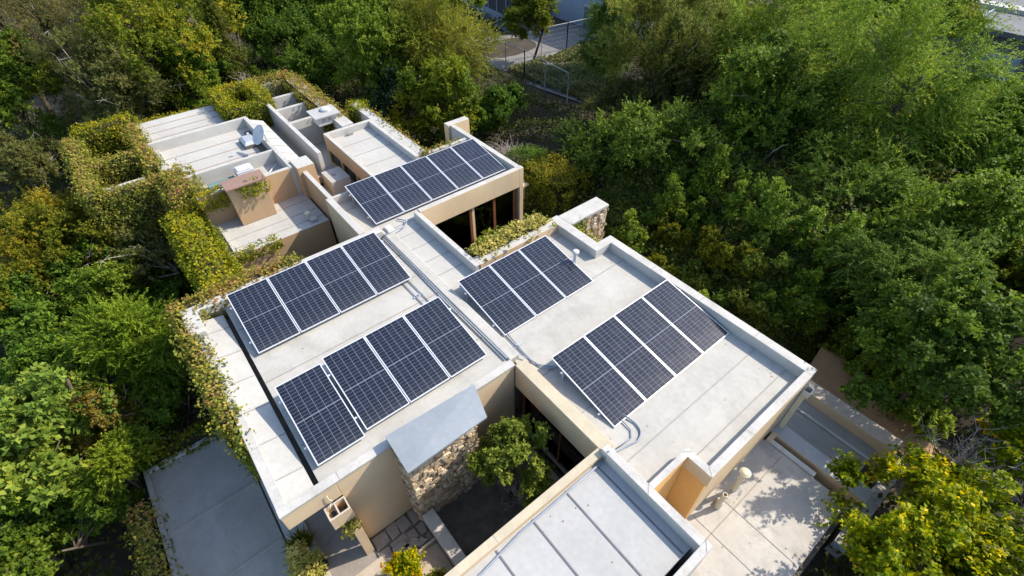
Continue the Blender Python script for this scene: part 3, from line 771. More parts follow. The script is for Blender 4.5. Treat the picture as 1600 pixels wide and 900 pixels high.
# slanted white sheets
b = MB()
b.hexa([(-13.1, -2.42, -0.3), (-8.42, -2.42, -0.3), (-8.42, -1.93, -0.3), (-13.1, -1.93, -0.3), (-13.1, -2.42, 0.30), (-8.42, -2.42, 0.30), (-8.42, -1.93, 0.10), (-13.1, -1.93, 0.10)], 'roof_bright')
for k in range(6):
    xx = -12.5 + 0.75 * k
    b.hexa([(xx - .012, -2.41, 0.2), (xx + .012, -2.41, 0.2), (xx + .012, -1.94, 0.05), (xx - .012, -1.94, 0.05), (xx - .012, -2.41, 0.315), (xx + .012, -2.41, 0.315), (xx + .012, -1.94, 0.118), (xx - .012, -1.94, 0.118)], 'seam')
W(b, 'roof', house, 'slanted white roof sheets beside the dish')
# small walled courts
for xx in (-14.85, -13.5, -11.95):
    wall(xx - .08, xx + .08, -1.22, 0.28, -1.0, 0.20, 'greywall', 'coping')
roof(-16.3, -9.97, -0.42, 0.28, -1.00, 'roof_bright')
wall(-16.45, -10.0, 0.28, 0.78, -3.3, 0.34, 'greywall', 'coping', 'parapet')
wall(-16.75, -16.3, -1.3, 0.78, -3.3, 0.34, 'greywall', 'coping', 'parapet')
wall(-16.3, -14.35, -1.38, -1.22, -3.3, 0.25, 'greywall', 'coping', 'parapet')

# --- white seamed roofs at the far left
roof(-16.4, -13.30, -6.15, -2.95, 0.0, 'roof_bright', seams_y=[-15.75, -15.05, -14.4, -13.75], seam='seam_rust', sw=0.045)
wall(-13.30, -13.17, -6.25, -2.48, -0.4, 0.40, 'greywall', 'coping', 'parapet')
roof(-13.17, -9.86, -5.95, -2.62, 0.0, 'roof_bright', seams_y=[-12.35, -11.55, -10.75, -10.1], seam='seam_rust', sw=0.045)
wall(-13.17, -8.05, -2.62, -2.46, -3.3, 0.40, 'greywall', 'coping', 'parapet')
wall(-9.86, -9.74, -5.95, -2.62, -0.4, 0.38, 'greywall', 'coping', 'parapet')
roof(-9.74, -8.22, -5.60, -2.62, -0.10, 'roof_bright', seams_y=[-8.9])
wall(-8.22, -8.05, -5.75, -2.62, -3.3, 0.38, 'tan', 'roof_bright', 'parapet')
wall(-16.5, -9.8, -6.30, -6.15, -3.6, 0.12, 'greywall', 'roof_bright', 'parapet')
wall(-13.17, -11.4, -6.15, -5.95, -0.3, 0.10, 'roof_bright', 'roof_bright', 'parapet')
W(MB().box(-12.7, -10.2, -2.88, -2.64, 0.0, 0.03, 'gutter'), 'gutter', house)
# terrace roof with its chimney
roof(-8.05, -5.95, -5.60, -2.42, -0.75, 'roof_bright', seams_y=[-7.55, -6.85, -6.3])
W(MB().box(-5.95, -5.80, -5.65, -2.42, -5.0, -0.70, 'tan', 'roof_bright').box(-8.05, -5.95, -5.75, -5.60, -5.0, -0.70, 'tan', 'roof_bright'), 'wall', house)
W(MB().box(-7.7, -5.96, -5.58, -5.52, -0.748, -0.60, 'roof_bright'), 'upstand', house)
W(MB().box(-6.25, -6.0, -2.95, -2.75, -0.748, -0.60, 'roof_bright'), 'upstand', house)
ch = W(MB().box(-8.045, -7.40, -4.86, -3.68, -0.74, 0.66, 'tan'), 'chimney', house, 'tan chimney with a slanting brown metal cap', bevel=0.01)
W(MB().hexa([(-7.78, -4.92, 0.80), (-7.24, -4.92, 0.72), (-7.24, -3.62, 0.72), (-7.78, -3.62, 0.80), (-7.78, -4.92, 0.85), (-7.24, -4.92, 0.77), (-7.24, -3.62, 0.77), (-7.78, -3.62, 0.85)], 'brown_metal'), 'cap', ch)
b = MB(); b.lathe((-6.35, -2.95 + 0.02, -0.74), [(0.07, 0), (0.07, 0.22), (0.10, 0.23), (0.10, 0.27), (0, 0.29)], 'tan_pipe', 14)
tag(b.build('vent_pipe', smooth=False), 'short tan vent pipe standing on the shaded terrace roof behind the ivy', 'vent pipe')

# --- wall end standing free right of the planted parapet
b = MB(); tt = rubble(b, 0.12, 0.60, 2.96, 4.62, -3.4, 0.20, 9, 0.24)
o = W(b, 'stone_wall', house, 'stone faced wall end'); set_tint(o, tt)
W(MB().box(0.08, 0.66, 2.945, 4.66, 0.20, 0.30, 'coping'), 'coping', o, bevel=0.01)

# --- lower roofs and walls at the right
lower = empty('terrace', (9.3, 2.0, -3.4), 'lower concrete terrace with slate grey roofs and tan walls beside the right wing', 'terrace')
b = MB(); b.box(8.24, 10.36, -1.62, 2.68, -2.25, -1.95, 'concrete').box(9.03, 10.36, -5.0, -1.62, -2.25, -1.95, 'concrete')
for yy in (-0.3, 0.55): b.box(8.3, 10.3, yy - .008, yy + .008, -1.96, -1.942, 'seam')
b.box(8.78, 8.80, -1.6, 2.6, -1.96, -1.942, 'seam_rust')
b.box(8.30, 10.30, -4.95, 2.62, -3.4, -2.252, 'cream')
W(b, 'deck', lower, 'stained concrete deck')
W(MB().box(8.30, 9.55, 2.70, 2.82, -3.3, -1.90, 'white_paint').box(8.30, 8.42, 2.68, 3.0, -3.3, -1.86, 'cream'), 'kerb', lower)
W(MB().box(8.24, 10.62, 2.98, 3.42, -3.3, -1.88, 'cream', 'roof_cool'), 'wall', lower, bevel=0.01)
b = MB(); b.box(8.24, 10.22, 3.42, 4.92, -2.55, -2.30, 'slate').box(8.24, 10.20, 4.44, 4.52, -2.31, -2.25, 'concrete')
W(b, 'roof', lower, 'slate grey lower roof with a kerb along it')
W(MB().box(8.10, 10.50, 4.92, 5.36, -3.4, -1.95, 'cream', 'patio').box(8.095, 10.505, 5.0, 5.37, -2.0, -1.946, 'patio'), 'wall', lower, bevel=0.01)
W(MB().box(10.36, 10.48, -4.8, 2.6, -3.4, -2.2, 'gutter'), 'channel', lower)
W(MB().box(10.65, 10.95, 2.2, 5.6, -3.4, -2.7, 'concrete'), 'kerb', lower)

b = MB()
for i in range(26):
    t = i / 25.0
    b.v += [(7.9 + 4.2 * t, 5.55 + 0.05 * math.sin(t * 9), -2.72 - .3 * t), (7.7 + 4.4 * t, 6.5 + 0.22 * math.sin(t * 7 + 1) - .3 * t, -2.62 - .3 * t), (7.6 + 4.5 * t, 7.4 + 0.3 * math.sin(t * 5) - .5 * t, -2.5 - .4 * t)]
k = b.mi('soil_bare')
for i in range(25):
    for j in range(2): q = i * 3 + j; b.f.append((q, q + 3, q + 4, q + 1)); b.m.append(k)
b.build('path', kind='structure', smooth=True)

# --- slate grey slab at the left and the porch
carport = empty('carport', (1.2, -9.0, -5.0), 'carport with a slate grey flat roof and low kerb in the shade of the house', 'carport')
b = MB(); b.box(-1.45, 4.6, -10.0, -7.86, -3.15, -2.95, 'slate')
for xx in (0.55, 2.35): b.hexa([(xx - .035, -9.95, -2.96), (xx + .035, -9.95, -2.96), (xx + .035, -7.9, -2.96), (xx - .035, -7.9, -2.96), (xx - .012, -9.95, -2.915), (xx + .012, -9.95, -2.915), (xx + .012, -7.9, -2.915), (xx - .012, -7.9, -2.915)], 'slate')
W(b, 'roof', carport)
W(MB().box(-1.57, -1.45, -10.0, -7.86, -5.2, -2.86, 'greywall', 'coping').box(-1.57, 4.6, -10.12, -10.0, -5.2, -2.90, 'greywall', 'slate'), 'kerb', carport)
W(MB().box(-1.45, 4.6, -7.86, -7.80, -5.2, -3.0, 'gutter'), 'gutter', carport)

porch = empty('patio', (4.5, -6.3, -3.4), 'paved patio and dark porch floor at the foot of the stone chimney', 'patio')
W(MB().box(-1.5, 6.3, -7.80, -7.30, -3.4, -2.88, 'greywall', 'roof_cool'), 'kerb', porch, bevel=0.01)
W(MB().box(1.0, 4.20, -7.30, -6.30, -3.4, -2.95, 'paving').box(4.20, 6.4, -7.30, -6.20, -3.4, -2.93, 'patio'), 'floor', porch)
# irregular flagstones by the wall
b = MB(); g = random.Random(5)
b.box(3.67, 6.40, -6.30, -5.02, -3.4, -2.97, 'gutter')
u = -6.28
fl = []
xx = 3.68
while xx < 4.9:
    w = g.uniform(0.28, 0.46); yy = -6.27
    while yy < -5.06:
        h = g.uniform(0.26, 0.46); j = lambda: g.uniform(-.03, .03)
        p = [(xx + j() + .02, yy + j() + .02), (xx + w + j() - .02, yy + j() + .02), (xx + w + j() - .02, min(yy + h, -5.03) + j() - .02), (xx + j() + .02, min(yy + h, -5.03) + j() - .02)]
        zt = -2.955 + g.uniform(0, .02)
        b.hexa([(q[0], q[1], -3.0) for q in p] + [(q[0], q[1], zt) for q in p], 'paving')
        yy += h
    xx += w
W(b, 'floor', porch, 'uneven flagstone paving', bevel=0.01)
W(MB().box(4.72, 6.40, -6.25, -5.04, -3.0, -2.93, 'patio'), 'floor', porch)
for k, (x_, y_, w_, d_) in enumerate(((4.28, -5.95, .20, .40), (4.40, -5.72, .14, .42), (4.52, -5.5, .12, .34))):  # leaf-shaped slabs added in place of sun patches on the paving
    W(MB().hexa([(x_, y_, -2.95), (x_ + w_, y_ + .1, -2.95), (x_ + w_ - .02, y_ + d_, -2.95), (x_ - .05, y_ + d_ - .12, -2.95), (x_, y_, -2.80), (x_ + w_, y_ + .1, -2.80), (x_ + w_ - .02, y_ + d_, -2.80), (x_ - .05, y_ + d_ - .12, -2.80)], 'paving'), 'step', porch, bevel=0.01)
W(MB().box(4.68, 4.74, -7.2, -5.04, -2.97, -2.78, 'patio'), 'kerb', porch)
# courtyard floor
W(MB().box(3.54, 6.40, -4.72, -1.54, -3.4, -3.05, 'gutter').box(3.56, 6.40, -2.02, -1.78, -3.05, -2.70, 'patio'), 'floor', porch, 'dark earth floor of the inner court')

# ------------------------------------------------------------------ solar panels
TILT = R(10.27)
PW, PL, PT = 1.045, 2.10, 0.035
def frame_bm():
    b = MB(); w, l, t, f = PW, PL, PT, 0.022
    b.box(0, l, 0, f, -t, 0, 'alu'); b.box(0, l, w - f, w, -t, 0, 'alu')
    b.box(0, f, f, w - f, -t, 0, 'alu'); b.box(l - f, l, f, w - f, -t, 0, 'alu')
    return b
def cell_bm():
    me = bpy.data.meshes.new('cell_sheet'); f = 0.022; z = -0.004
    x0, x1, y0, y1 = f, PL - f, f, PW - f
    v = [(x0, y0, z), (x1, y0, z), (x1, y1, z), (x0, y1, z), (x0, y0, z - .008), (x1, y0, z - .008), (x1, y1, z - .008), (x0, y1, z - .008)]
    me.from_pydata(v, [], [(0, 1, 2, 3), (7, 6, 5, 4)])
    uv = me.uv_layers.new(name='UVMap')
    e = 0.0
    q = [(0, 0), (0, 1), (1, 1), (1, 0)]
    for k in range(4): uv.data[k].uv = q[k]
    for k in range(4): uv.data[4 + k].uv = (0.5 / 6, 0.5 / 24)
    me.materials.append(MAT['cells']); me.update()
    return me
proto = empty('solar_panel')
fr0_ = frame_bm().build('frame', proto)
ce = bpy.data.objects.new('cell_sheet', cell_bm()); col.objects.link(ce); ce.parent = proto
jb = MB().box(0.12, 0.24, 0.42, 0.62, -0.055, -0.0125, 'dark').build('junction_box', proto)
first = [True]
def place_panel(x, y, z, label, dz=0.0):
    if first[0]: r = proto; first[0] = False
    else:
        r = proto.copy(); col.objects.link(r)
        for ch in (fr0_, ce, jb):
            c = ch.copy(); col.objects.link(c); c.parent = r
    r.location = (x, y, z); r.rotation_euler = (0, TILT, 0)
    tag(r, label, 'solar panel', 'solar panels in tilted rows on the flat roofs')
ORD = ['first', 'second', 'third', 'fourth', 'fifth']
ROWS = [  # TL corner, modules, roof height, description
    ((-2.503, -6.3715, 0.60), 4, 0.10, 'back row on the left roof beside the creeper'),
    ((1.05, -6.425, 0.604), 4, 0.10, 'front left roof row behind the zinc cap'),
    ((0.684, -1.325, 0.428), 3, 0.0, 'three panel row beside the vent pipe'),
    ((4.198, -1.096, 0.414), 4, 0.0, 'right roof row nearest the long parapet'),
    ((-5.510, -1.672, 0.498), 5, 0.0, 'five panel row on the far roof'),
]
G = 0.02
for ri, ((x, y, z), n, rz, desc) in enumerate(ROWS):
    yy = y; offs = []
    for k in range(n):
        xx = x + (0.07 if (ri == 1 and k == 0) else 0.0) - (0.04 if (ri == 1 and k > 0) else 0)
        pos = {0: 'leftmost', n - 1: 'rightmost'}.get(k, ORD[k] + ' from the left')
        place_panel(xx, yy, z, '%s panel of the %s' % (pos, desc))
        offs.append(yy)
        yy += PW + (G if not (ri == 1 and k == 0) else 0.085)
    y1 = yy - G
    # the rack: two rails, short front feet, tall rear legs with braces
    rk = empty('mounting_rack', (x, y, rz), 'aluminium rack under the ' + desc, 'mounting rack', 'racks carrying the solar panels')
    ct, st_ = math.cos(TILT), math.sin(TILT)
    for s in (0.42, 1.66):
        px_, pz_ = s * ct, (z - rz) - s * st_ - PT - 0.024
        MB().box(px_ - .02, px_ + .02, -0.06, y1 - y + 0.06, pz_ - .02, pz_ + .018, 'alu').build('rail', rk)
        nl = n + 1
        for q in range(nl):
            ly = 0.03 + (y1 - y - 0.06) * q / (nl - 1)
            b = MB().box(px_ - .02, px_ + .02, ly - .02, ly + .02, 0.013, pz_ - .021, 'galv')
            b.box(px_ - .06, px_ + .06, ly - .05, ly + .05, 0.0005, 0.013, 'galv')
            b.build('leg', rk)
    MB().box(0.05, 0.09, 0.0, y1 - y, (z - rz) - 0.0 - 0.16, (z - rz) - 0.13, 'alu').build('brace', rk)

# ------------------------------------------------------------------ conduits and boxes on the roofs
def pipe(label, pts, r=0.016, m='conduit', name='conduit', cat='conduit', clips=()):
    b = MB(); b.tube(pts, r, m, 8)
    o = b.build(name, None, label, cat, smooth=True)
    return o
def arc(p0, p1, bulge, n=8):
    p0, p1 = Vector(p0), Vector(p1); d = p1 - p0; nrm = Vector((-d.y, d.x, 0)).normalized()
    return [tuple(p0.lerp(p1, k / n) + nrm * (bulge * math.sin(math.pi * k / n))) for k in range(n + 1)]
pipe('grey conduit running along the low upstand between the left and middle roofs', [(-2.95, -1.82, 0.16), (-0.7, -1.81, 0.16), (1.2, -1.83, 0.16), (3.42, -1.80, 0.17)], 0.024)
pipe('pair mate conduit leaving the back row towards the front row, left one', [(-0.78, -2.40, 0.13), (1.1, -2.37, 0.13)], 0.014)
pipe('conduit beside the upstand running from the back row to the front row, right one', [(-0.74, -2.22, 0.13), (1.1, -2.19, 0.13)], 0.014)
pipe('looped conduit from the three panel row down to the right roof row', [(2.72, -1.24, 0.05), (3.5, -1.30, 0.03)] + arc((3.7, -1.30, 0.03), (4.35, -0.95, 0.05), -0.12), 0.016)
pipe('conduit lying beside the looped conduit near the courtyard corner', [(2.72, -1.36, 0.05), (3.5, -1.42, 0.10), (3.95, -1.25, 0.03), (4.3, -1.0, 0.05)], 0.014)
pipe('hooked conduit coming out below the right roof row', [(6.15, -0.72, 0.05)] + arc((6.45, -0.66, 0.03), (6.78, -0.95, 0.03), 0.10, 6) + [(6.72, -1.2, 0.03), (6.66, -1.5, 0.05), (6.64, -1.74, 0.325), (6.64, -1.84, 0.06)], 0.018)
pipe('second conduit parallel to the hooked conduit below the right roof row', [(6.22, -0.84, 0.04), (6.52, -0.86, 0.03), (6.66, -1.0, 0.03), (6.62, -1.4, 0.03)], 0.014)
pipe('long conduit crossing the joints of the front roof along the courtyard', [(6.64, -1.82, 0.045), (6.64, -2.86, 0.045), (6.65, -4.0, 0.045), (6.75, -5.0, 0.045), (6.8, -6.4, 0.045)], 0.022)
pipe('curled cable conduit below the far five panel row', [(-3.35, -0.98, 0.05)] + arc((-3.1, -0.8, 0.06), (-2.72, -1.38, 0.19), 0.16, 8) + [(-2.68, -1.62, 0.21), (-2.66, -1.84, 0.18)], 0.018)
b = MB(); b.box(-3.02, -2.66, -1.62, -1.40, 0.171, 0.23, 'white_paint').box(-2.98, -2.70, -1.59, -1.43, 0.23, 0.245, 'white_paint')
b.build('junction_box', None, 'white junction box on the upstand at the corner of the far panel row', 'junction box', bevel=0.008)
for k, (x, y, z, lb) in enumerate(((0.20, -2.30, 0.10, 'small clamp holding the two conduits beside the front row'), (3.18, -1.30, 0.0, 'small clamp on the conduits below the three panel row'))):
    MB().box(x - .03, x + .03, y - .16, y + .16, z + .001, z + .025, 'galv').box(x - .02, x + .02, y - .02, y + .02, z + .025, z + .09, 'galv').build('clamp', None, lb, 'clamp')

# vents
b = MB(); b.lathe((1.90, 1.92, 0.0), [(0.09, 0.001), (0.09, 0.02), (0.05, 0.03), (0.05, 0.50), (0.0, 0.50)], 'pvc', 16); b.lathe((1.90, 1.92, 0.0), [(0.03, 0.49), (0.10, 0.50), (0.105, 0.55), (0.07, 0.585), (0.0, 0.59)], 'white_paint', 16)
b.build('vent_pipe', None, 'slim grey vent pipe with a white cap beside the three panel row', 'vent pipe', smooth=False)
b = MB(); b.lathe((8.53, 0.93, -1.95), [(0.055, 0.001), (0.055, 0.86), (0.0, 0.86)], 'tan_pipe', 16); b.lathe((8.53, 0.93, -1.95), [(0.03, 0.85), (0.125, 0.87), (0.125, 0.90), (0.07, 0.94), (0.0, 0.95)], 'tan_pipe', 20)
b.build('vent_pipe', None, 'tan vent pipe with a round mushroom cap on the concrete deck', 'vent pipe')
b = MB(); b.lathe((8.52, 0.30, -1.95), [(0.07, 0.001), (0.07, 0.30), (0.055, 0.31), (0.055, 0.66), (0.043, 0.66), (0.043, 0.5)], 'tan_pipe', 16)
b.build('vent_pipe', None, 'open ended tan pipe stub on the concrete deck by the niche', 'vent pipe')
MB().box(8.42, 8.52, 0.36, 0.48, -1.945, -1.86, 'white_paint').box(8.44, 8.50, 0.38, 0.46, -1.86, -1.80, 'white_paint').build('outlet_box', None, 'tiny white box on the concrete deck beside the pipe stub', 'outlet box')
pipe('thin drooping drain hose on the cream wall left of the boxed downpipe', [(3.715, -6.55, -0.03), (3.72, -6.55, -0.2), (3.73, -6.50, -0.28), (3.74, -6.58, -0.36), (3.80, -6.60, -0.40)], 0.010, 'tan_pipe', 'drain_hose', 'drain hose')

# satellite dish
dish = empty('satellite_dish', (-10.55, -2.55, 0.40), 'pale round satellite dish on the parapet of the white seamed roof', 'satellite dish')
b = MB(); prof = [(0.0, 0.0), (0.12, 0.008), (0.24, 0.032), (0.36, 0.072), (0.45, 0.115), (0.455, 0.10), (0.36, 0.055), (0.24, 0.016), (0.12, -0.008), (0, -0.016)]
b.lathe((0, 0, 0), prof, 'pvc', 28)
rf = b.build('reflector', dish, smooth=True); rf.location = (-0.05, -0.14, 0.26); rf.scale = (0.85, 0.85, 0.85); rf.rotation_euler = Vector((0.12, -0.75, 0.6)).to_track_quat('Z', 'Y').to_euler()
MB().tube([(0, 0, 0), (0, 0, 0.3), (-0.06, -0.08, 0.42)], 0.022, 'galv').box(-.08, .08, -.06, .06, 0.0, 0.015, 'galv').build('mast', dish)
MB().tube([(-0.06, -0.20, 0.05), (-0.16, -0.45, 0.22), (-0.20, -0.52, 0.36)], 0.012, 'galv').box(-.24, -.16, -.56, -.48, .34, .42, 'pvc').build('receiver_arm', dish)

# rooftop units of the far roofs
sk = empty('skylight', (-11.6, -3.0, 0.0), 'small domed grey skylight on the white seamed roof left of the dish', 'skylight')
MB().box(-.42, .42, -.28, .28, 0.001, 0.14, 'gutter').build('curb', sk, bevel=0.01)
MB().hexa([(-.42, -.28, .14), (.42, -.28, .14), (.42, .28, .14), (-.42, .28, .14), (-.28, -.17, .26), (.28, -.17, .26), (.28, .17, .26), (-.28, .17, .26)], 'galv').build('dome', sk, bevel=0.02)
ro = empty('roof_hatch', (-11.1, 0.06, 0.20), 'white roof hood on the court walls with two round pipe holes in its side', 'roof hood')
MB().box(-.30, .30, -.42, .42, 0.0, 0.34, 'greywall').build('body', ro)
MB().hexa([(-.48, -.55, .38), (.40, -.55, .34), (.40, .55, .34), (-.48, .55, .38), (-.48, -.55, .44), (.40, -.55, .40), (.40, .55, .40), (-.48, .55, .44)], 'roof_cool').build('lid', ro, bevel=0.01)
MB().lathe((-.1, .12, .40), [(0.20, 0.0), (0.20, .10), (.13, .14), (0, .15)], 'pvc', 18).build('cowl', ro)
for yy in (-.18, .08): MB().tube([(.301, yy, .20), (.33, yy, .20)], .06, 'seam_rust', 14).build('pipe_hole', ro)
ac = empty('plant_unit', (-9.25, -4.35, -0.10), 'grey heating unit with a teal hose tray behind the brown chimney cap', 'heating unit')
MB().box(-.25, .25, .15, .75, 0.001, 0.42, 'pvc').box(-.2, .2, .2, .7, .42, .46, 'white_paint').build('casing', ac, bevel=0.015)
m_teal = surf('teal_plastic', (0.16, 0.23, 0.22), (0.13, 0.19, 0.185), 0.5, 4, 20, 0.0)
MB().box(-.22, .10, -.85, .10, 0.05, 0.16, m_teal).build('tray', ac, bevel=0.01)
MB().tube([(.1, .6, .3), (.3, .3, .12), (.3, -.5, .08), (.32, -1.0, .06)], 0.03, 'pvc').build('hose', ac, smooth=True)
for k, (yy, lb) in enumerate(((-5.15, 'dark squat vent cowl nearest the ivy on the narrow roof trough'), (-4.88, 'second dark vent cowl on the narrow roof trough'))):
    MB().box(-8.62, -8.42, yy - .1, yy + .1, -0.099, 0.12, 'pvc').box(-8.60, -8.44, yy - .08, yy + .08, 0.12, 0.15, 'dark').build('vent_cowl', None, lb, 'vent cowl')
pipe('pale pipe running along the narrow roof trough towards the stack', [(-8.95, -3.9, -0.02), (-8.9, -3.2, 0.0), (-9.3, -2.75, 0.05)], 0.03, 'white_paint', 'pipe', 'pipe')
MB().box(-9.72, -9.62, 0.30, 0.55, 0.06, 0.16, 'seam').build('roof_drain', None, 'small grey drain box at the back edge of the clerestory roof', 'drain box')
MB().box(-8.05, -7.93, -1.25, -1.13, -0.399, -0.36, 'seam').build('roof_drain', None, 'small dark outlet on the low block beside the strip window', 'drain box')

# sofa and chair seen through the garden window
ch = empty('armchair', (-4.05, 2.45, -2.9), 'grey armchair with beige cushions behind the garden window', 'armchair')
MB().box(-.45, .45, -.5, .5, .05, .42, 'fabric').build('seat', ch, bevel=0.06)
MB().box(-.55, -.35, -.5, .5, .3, .95, 'fabric').build('backrest', ch, bevel=0.07)
for s in (-1, 1): MB().box(-.5, .42, s * .58 - .1, s * .58 + .1, .05, .62, 'fabric').build('armrest', ch, bevel=0.05)
o = MB().box(-.08, .08, -.26, .26, -.24, .24, 'cushion').build('cushion', ch, bevel=0.07); o.location = (-.2, .05, .68); o.rotation_euler = (0, R(-20), 0)
tb = empty('side_table', (-3.75, 1.0, -2.9), 'low dark table behind the left pane of the garden window', 'table')
MB().box(-.3, .3, -.45, .45, .40, .45, 'dark').build('tabletop', tb, bevel=0.01)
for sx in (-1, 1):
    for sy in (-1, 1): MB().box(sx * .25 - .025, sx * .25 + .025, sy * .4 - .025, sy * .4 + .025, 0, .40, 'dark').build('leg', tb)
ar = MB().box(-5.885, -5.86, 2.9, 3.3, -1.7, -1.1, 'wood').build('picture_frame', None, 'framed picture on the back wall of the garden room', 'picture')

# ------------------------------------------------------------------ neighbours, fences
nb = empty('neighbour_wall', (-24.0, 23.5, -3.3), 'pale blue rendered wall of the neighbouring building at the top edge', 'building')
b = MB()
b.box(-25.5, -16.5, 25.9, 32.0, -3.6, 1.6, 'bluewall')
W(b, 'wall', nb)
W(MB().box(-21.4, -19.6, 25.80, 25.895, -3.4, -1.8, 'greyroof').box(-21.5, -19.5, 25.78, 25.895, -1.8, -1.7, 'white_paint'), 'door', nb)
fw = empty('slatted_fence', (-27.0, 20.6, -3.3), 'dark panelled fence with pale posts on a white plinth at the top edge', 'fence')
p0, p1 = Vector((-33.0, 21.4, -3.3)), Vector((-23.4, 20.4, -3.3))
d = (p1 - p0); L = d.length; dn = d.normalized(); sn_ = Vector((-dn.y, dn.x, 0))
def along(b, t0, t1, w0, w1, z0, z1, m):
    A = p0 + dn * t0; B = p0 + dn * t1
    q = [A + sn_ * w0, B + sn_ * w0, B + sn_ * w1, A + sn_ * w1]
    b.hexa([(v.x, v.y, z0) for v in q] + [(v.x, v.y, z1) for v in q], m)
b = MB(); along(b, 0, L, -.15, .15, -3.6, -2.3, 'bluewall'); W(b, 'plinth', fw)
b = MB(); along(b, 0, L, -.02, .02, -2.3, -0.7, 'fence_board'); W(b, 'panel', fw)
b = MB(); along(b, 0, L, -.05, .05, -0.7, -0.6, 'bluewall'); W(b, 'top_rail', fw)
for k in range(8):
    b = MB(); along(b, k * L / 7 - .05, k * L / 7 + .05, -.08, .08, -2.3, -0.7, 'bluewall'); W(b, 'post', fw)
def wire_fence(label, pts, h, name='wire_fence', step=2.0):
    f = empty(name, pts[0], label, 'fence')
    rails = MB(); mesh = MB()
    for i in range(len(pts) - 1):
        a_, b_ = Vector(pts[i]), Vector(pts[i + 1]); n = max(1, int((b_ - a_).length / step))
        for k in range(n + 1):
            p = a_.lerp(b_, k / n); W(MB().box(p.x - .025, p.x + .025, p.y - .025, p.y + .025, p.z - .3, p.z + h, 'seam'), 'post', f)
        up = Vector((0, 0, h - .03)); rails.tube([a_ + up, b_ + up], 0.018, 'galv', 6)
        for zz in np.arange(0.15, h - .1, 0.28): mesh.tube([a_ + Vector((0, 0, zz)), b_ + Vector((0, 0, zz))], 0.004, 'seam', 4, cap=False)
        m = int((b_ - a_).length / 0.3)
        for k in range(m): p = a_.lerp(b_, k / m); mesh.tube([p, p + up], 0.004, 'seam', 4, cap=False)
    W(rails, 'rail', f); W(mesh, 'wire_mesh', f)
wire_fence('wire fence with a pale top rail running down the dusty slope beside the feathery tree', [(-22.6, 15.6, -3.0), (-16.2, 15.2, -3.0), (-11.5, 14.6, -2.9)], 1.5)
wire_fence('wire fence with pale posts between the dry grass and the pale blue wall', [(-18.6, 18.8, -3.0), (-18.3, 21.0, -3.0), (-18.0, 24.2, -3.0)], 1.6)
b = MB()
for (x0, y0) in ((-24.5, 16.0),):
    pts = [(-26, 15.5), (-22, 14.2), (-14, 15.0), (-10, 15.6), (-13, 19.5), (-17, 25.6), (-23.0, 25.6), (-23.5, 20.5)]
    b.poly([(p[0], p[1], gh(*p) + 0.07) for p in pts], 'dust')
b.build('track', kind='structure')

ng = empty('neighbour_house', (1.5, 38.0, -3.3), 'grey flat roofed neighbour house behind the trees in the top right corner', 'building')
W(MB().box(-1.6, 9.0, 36.3, 46.0, -3.4, -0.3, 'greyroof'), 'wall', ng)
W(MB().box(-1.9, 9.3, 36.0, 46.3, -0.3, 0.0, 'greyroof').box(-1.9, 9.3, 40.5, 41.6, 0.0, 0.25, 'roof_bright'), 'roof', ng)
W(MB().box(1.0, 1.1, 36.1, 40.4, 0.0, 0.08, 'bluewall'), 'gutter', ng)
W(MB().box(2.6, 4.4, 36.24, 36.295, -2.6, -1.2, 'bluewall'), 'window', ng)

# ------------------------------------------------------------------ climbing plants on the walls
_creeper = creeper
def creeper(label, boxes, seed, core=True, **k):
    o = _creeper(label, boxes, seed, **k)
    for (x0, x1, y0, y1, z0, z1) in boxes:
        if core and min(x1 - x0, y1 - y0) > 0.25 and k.get('name') != 'hedge':
            W(MB().box(x0 + .06, x1 - .06, y0 + .06, y1 - .06, -5.2, z1 - .05, 'thicket', 'thicket'), 'wall', house)  # added dark core keeps light from passing through the leaf shell
    return o
creeper('golden creeper along the outermost long wall at the far left', [(-15.5, -10.4, -8.68, -8.30, -3.2, 0.42)], 1, dens=0.85, bulge=0.08)
creeper('creeper on the cross wall at the near end of the far left enclosure', [(-10.8, -10.4, -8.2, -6.3, -3.0, 0.25)], 2, dens=0.9, bulge=0.08)
creeper('green gold creeper on the back wall of the far left enclosure', [(-16.6, -16.0, -8.3, -6.2, -2.6, 0.40)], 3, kind='ivygreen', dens=0.8)
creeper('reddish creeper between the enclosure and the white seamed roof', [(-15.6, -11.3, -6.62, -6.25, -2.8, 0.40)], 4, dens=0.9, bulge=0.07)
creeper('creeper covered middle bar crossing the far left enclosure', [(-13.1, -12.7, -8.2, -6.65, -2.6, 0.36)], 5, dens=0.9, bulge=0.07)
creeper('hump of creeper beside the heating unit', [(-10.5, -8.6, -6.35, -5.6, -2.4, 0.42)], 6, dens=0.95, bulge=0.2)
creeper('tall hedge like creeper on the left wall of the terrace roof', [(-8.6, -3.35, -6.75, -5.95, -4.6, -0.10)], 7, dens=1.0, bulge=0.2, kind='ivygreen')
creeper('creeper rolling over the back corner of the left panel roof', [(-3.35, -2.76, -7.72, -4.3, -3.6, 0.33)], 8, dens=0.95, bulge=0.09)
creeper('orange creeper trailing along the left edge of the panel roof', [(-3.3, 1.1, -7.66, -7.36, -2.2, 0.33)], 9, dens=0.95, bulge=0.08)
creeper('thin tail of creeper on the left edge near the slate roof', [(1.1, 2.0, -7.50, -7.40, -0.9, 0.25)], 10, dens=0.6, bulge=0.05)
creeper('strip of yellow green creeper along the front edge of the terrace roof', [(-5.98, -5.76, -5.6, -4.25, -0.98, -0.67)], 11, kind='ivygreen', dens=1.0, bulge=0.08, hang=0.18)
creeper('trailing creeper hanging below the brown chimney cap', [(-7.42, -7.34, -4.5, -3.66, 0.28, 0.70)], 12, kind='ivygreen', dens=0.7, bulge=0.06, hang=0.45)
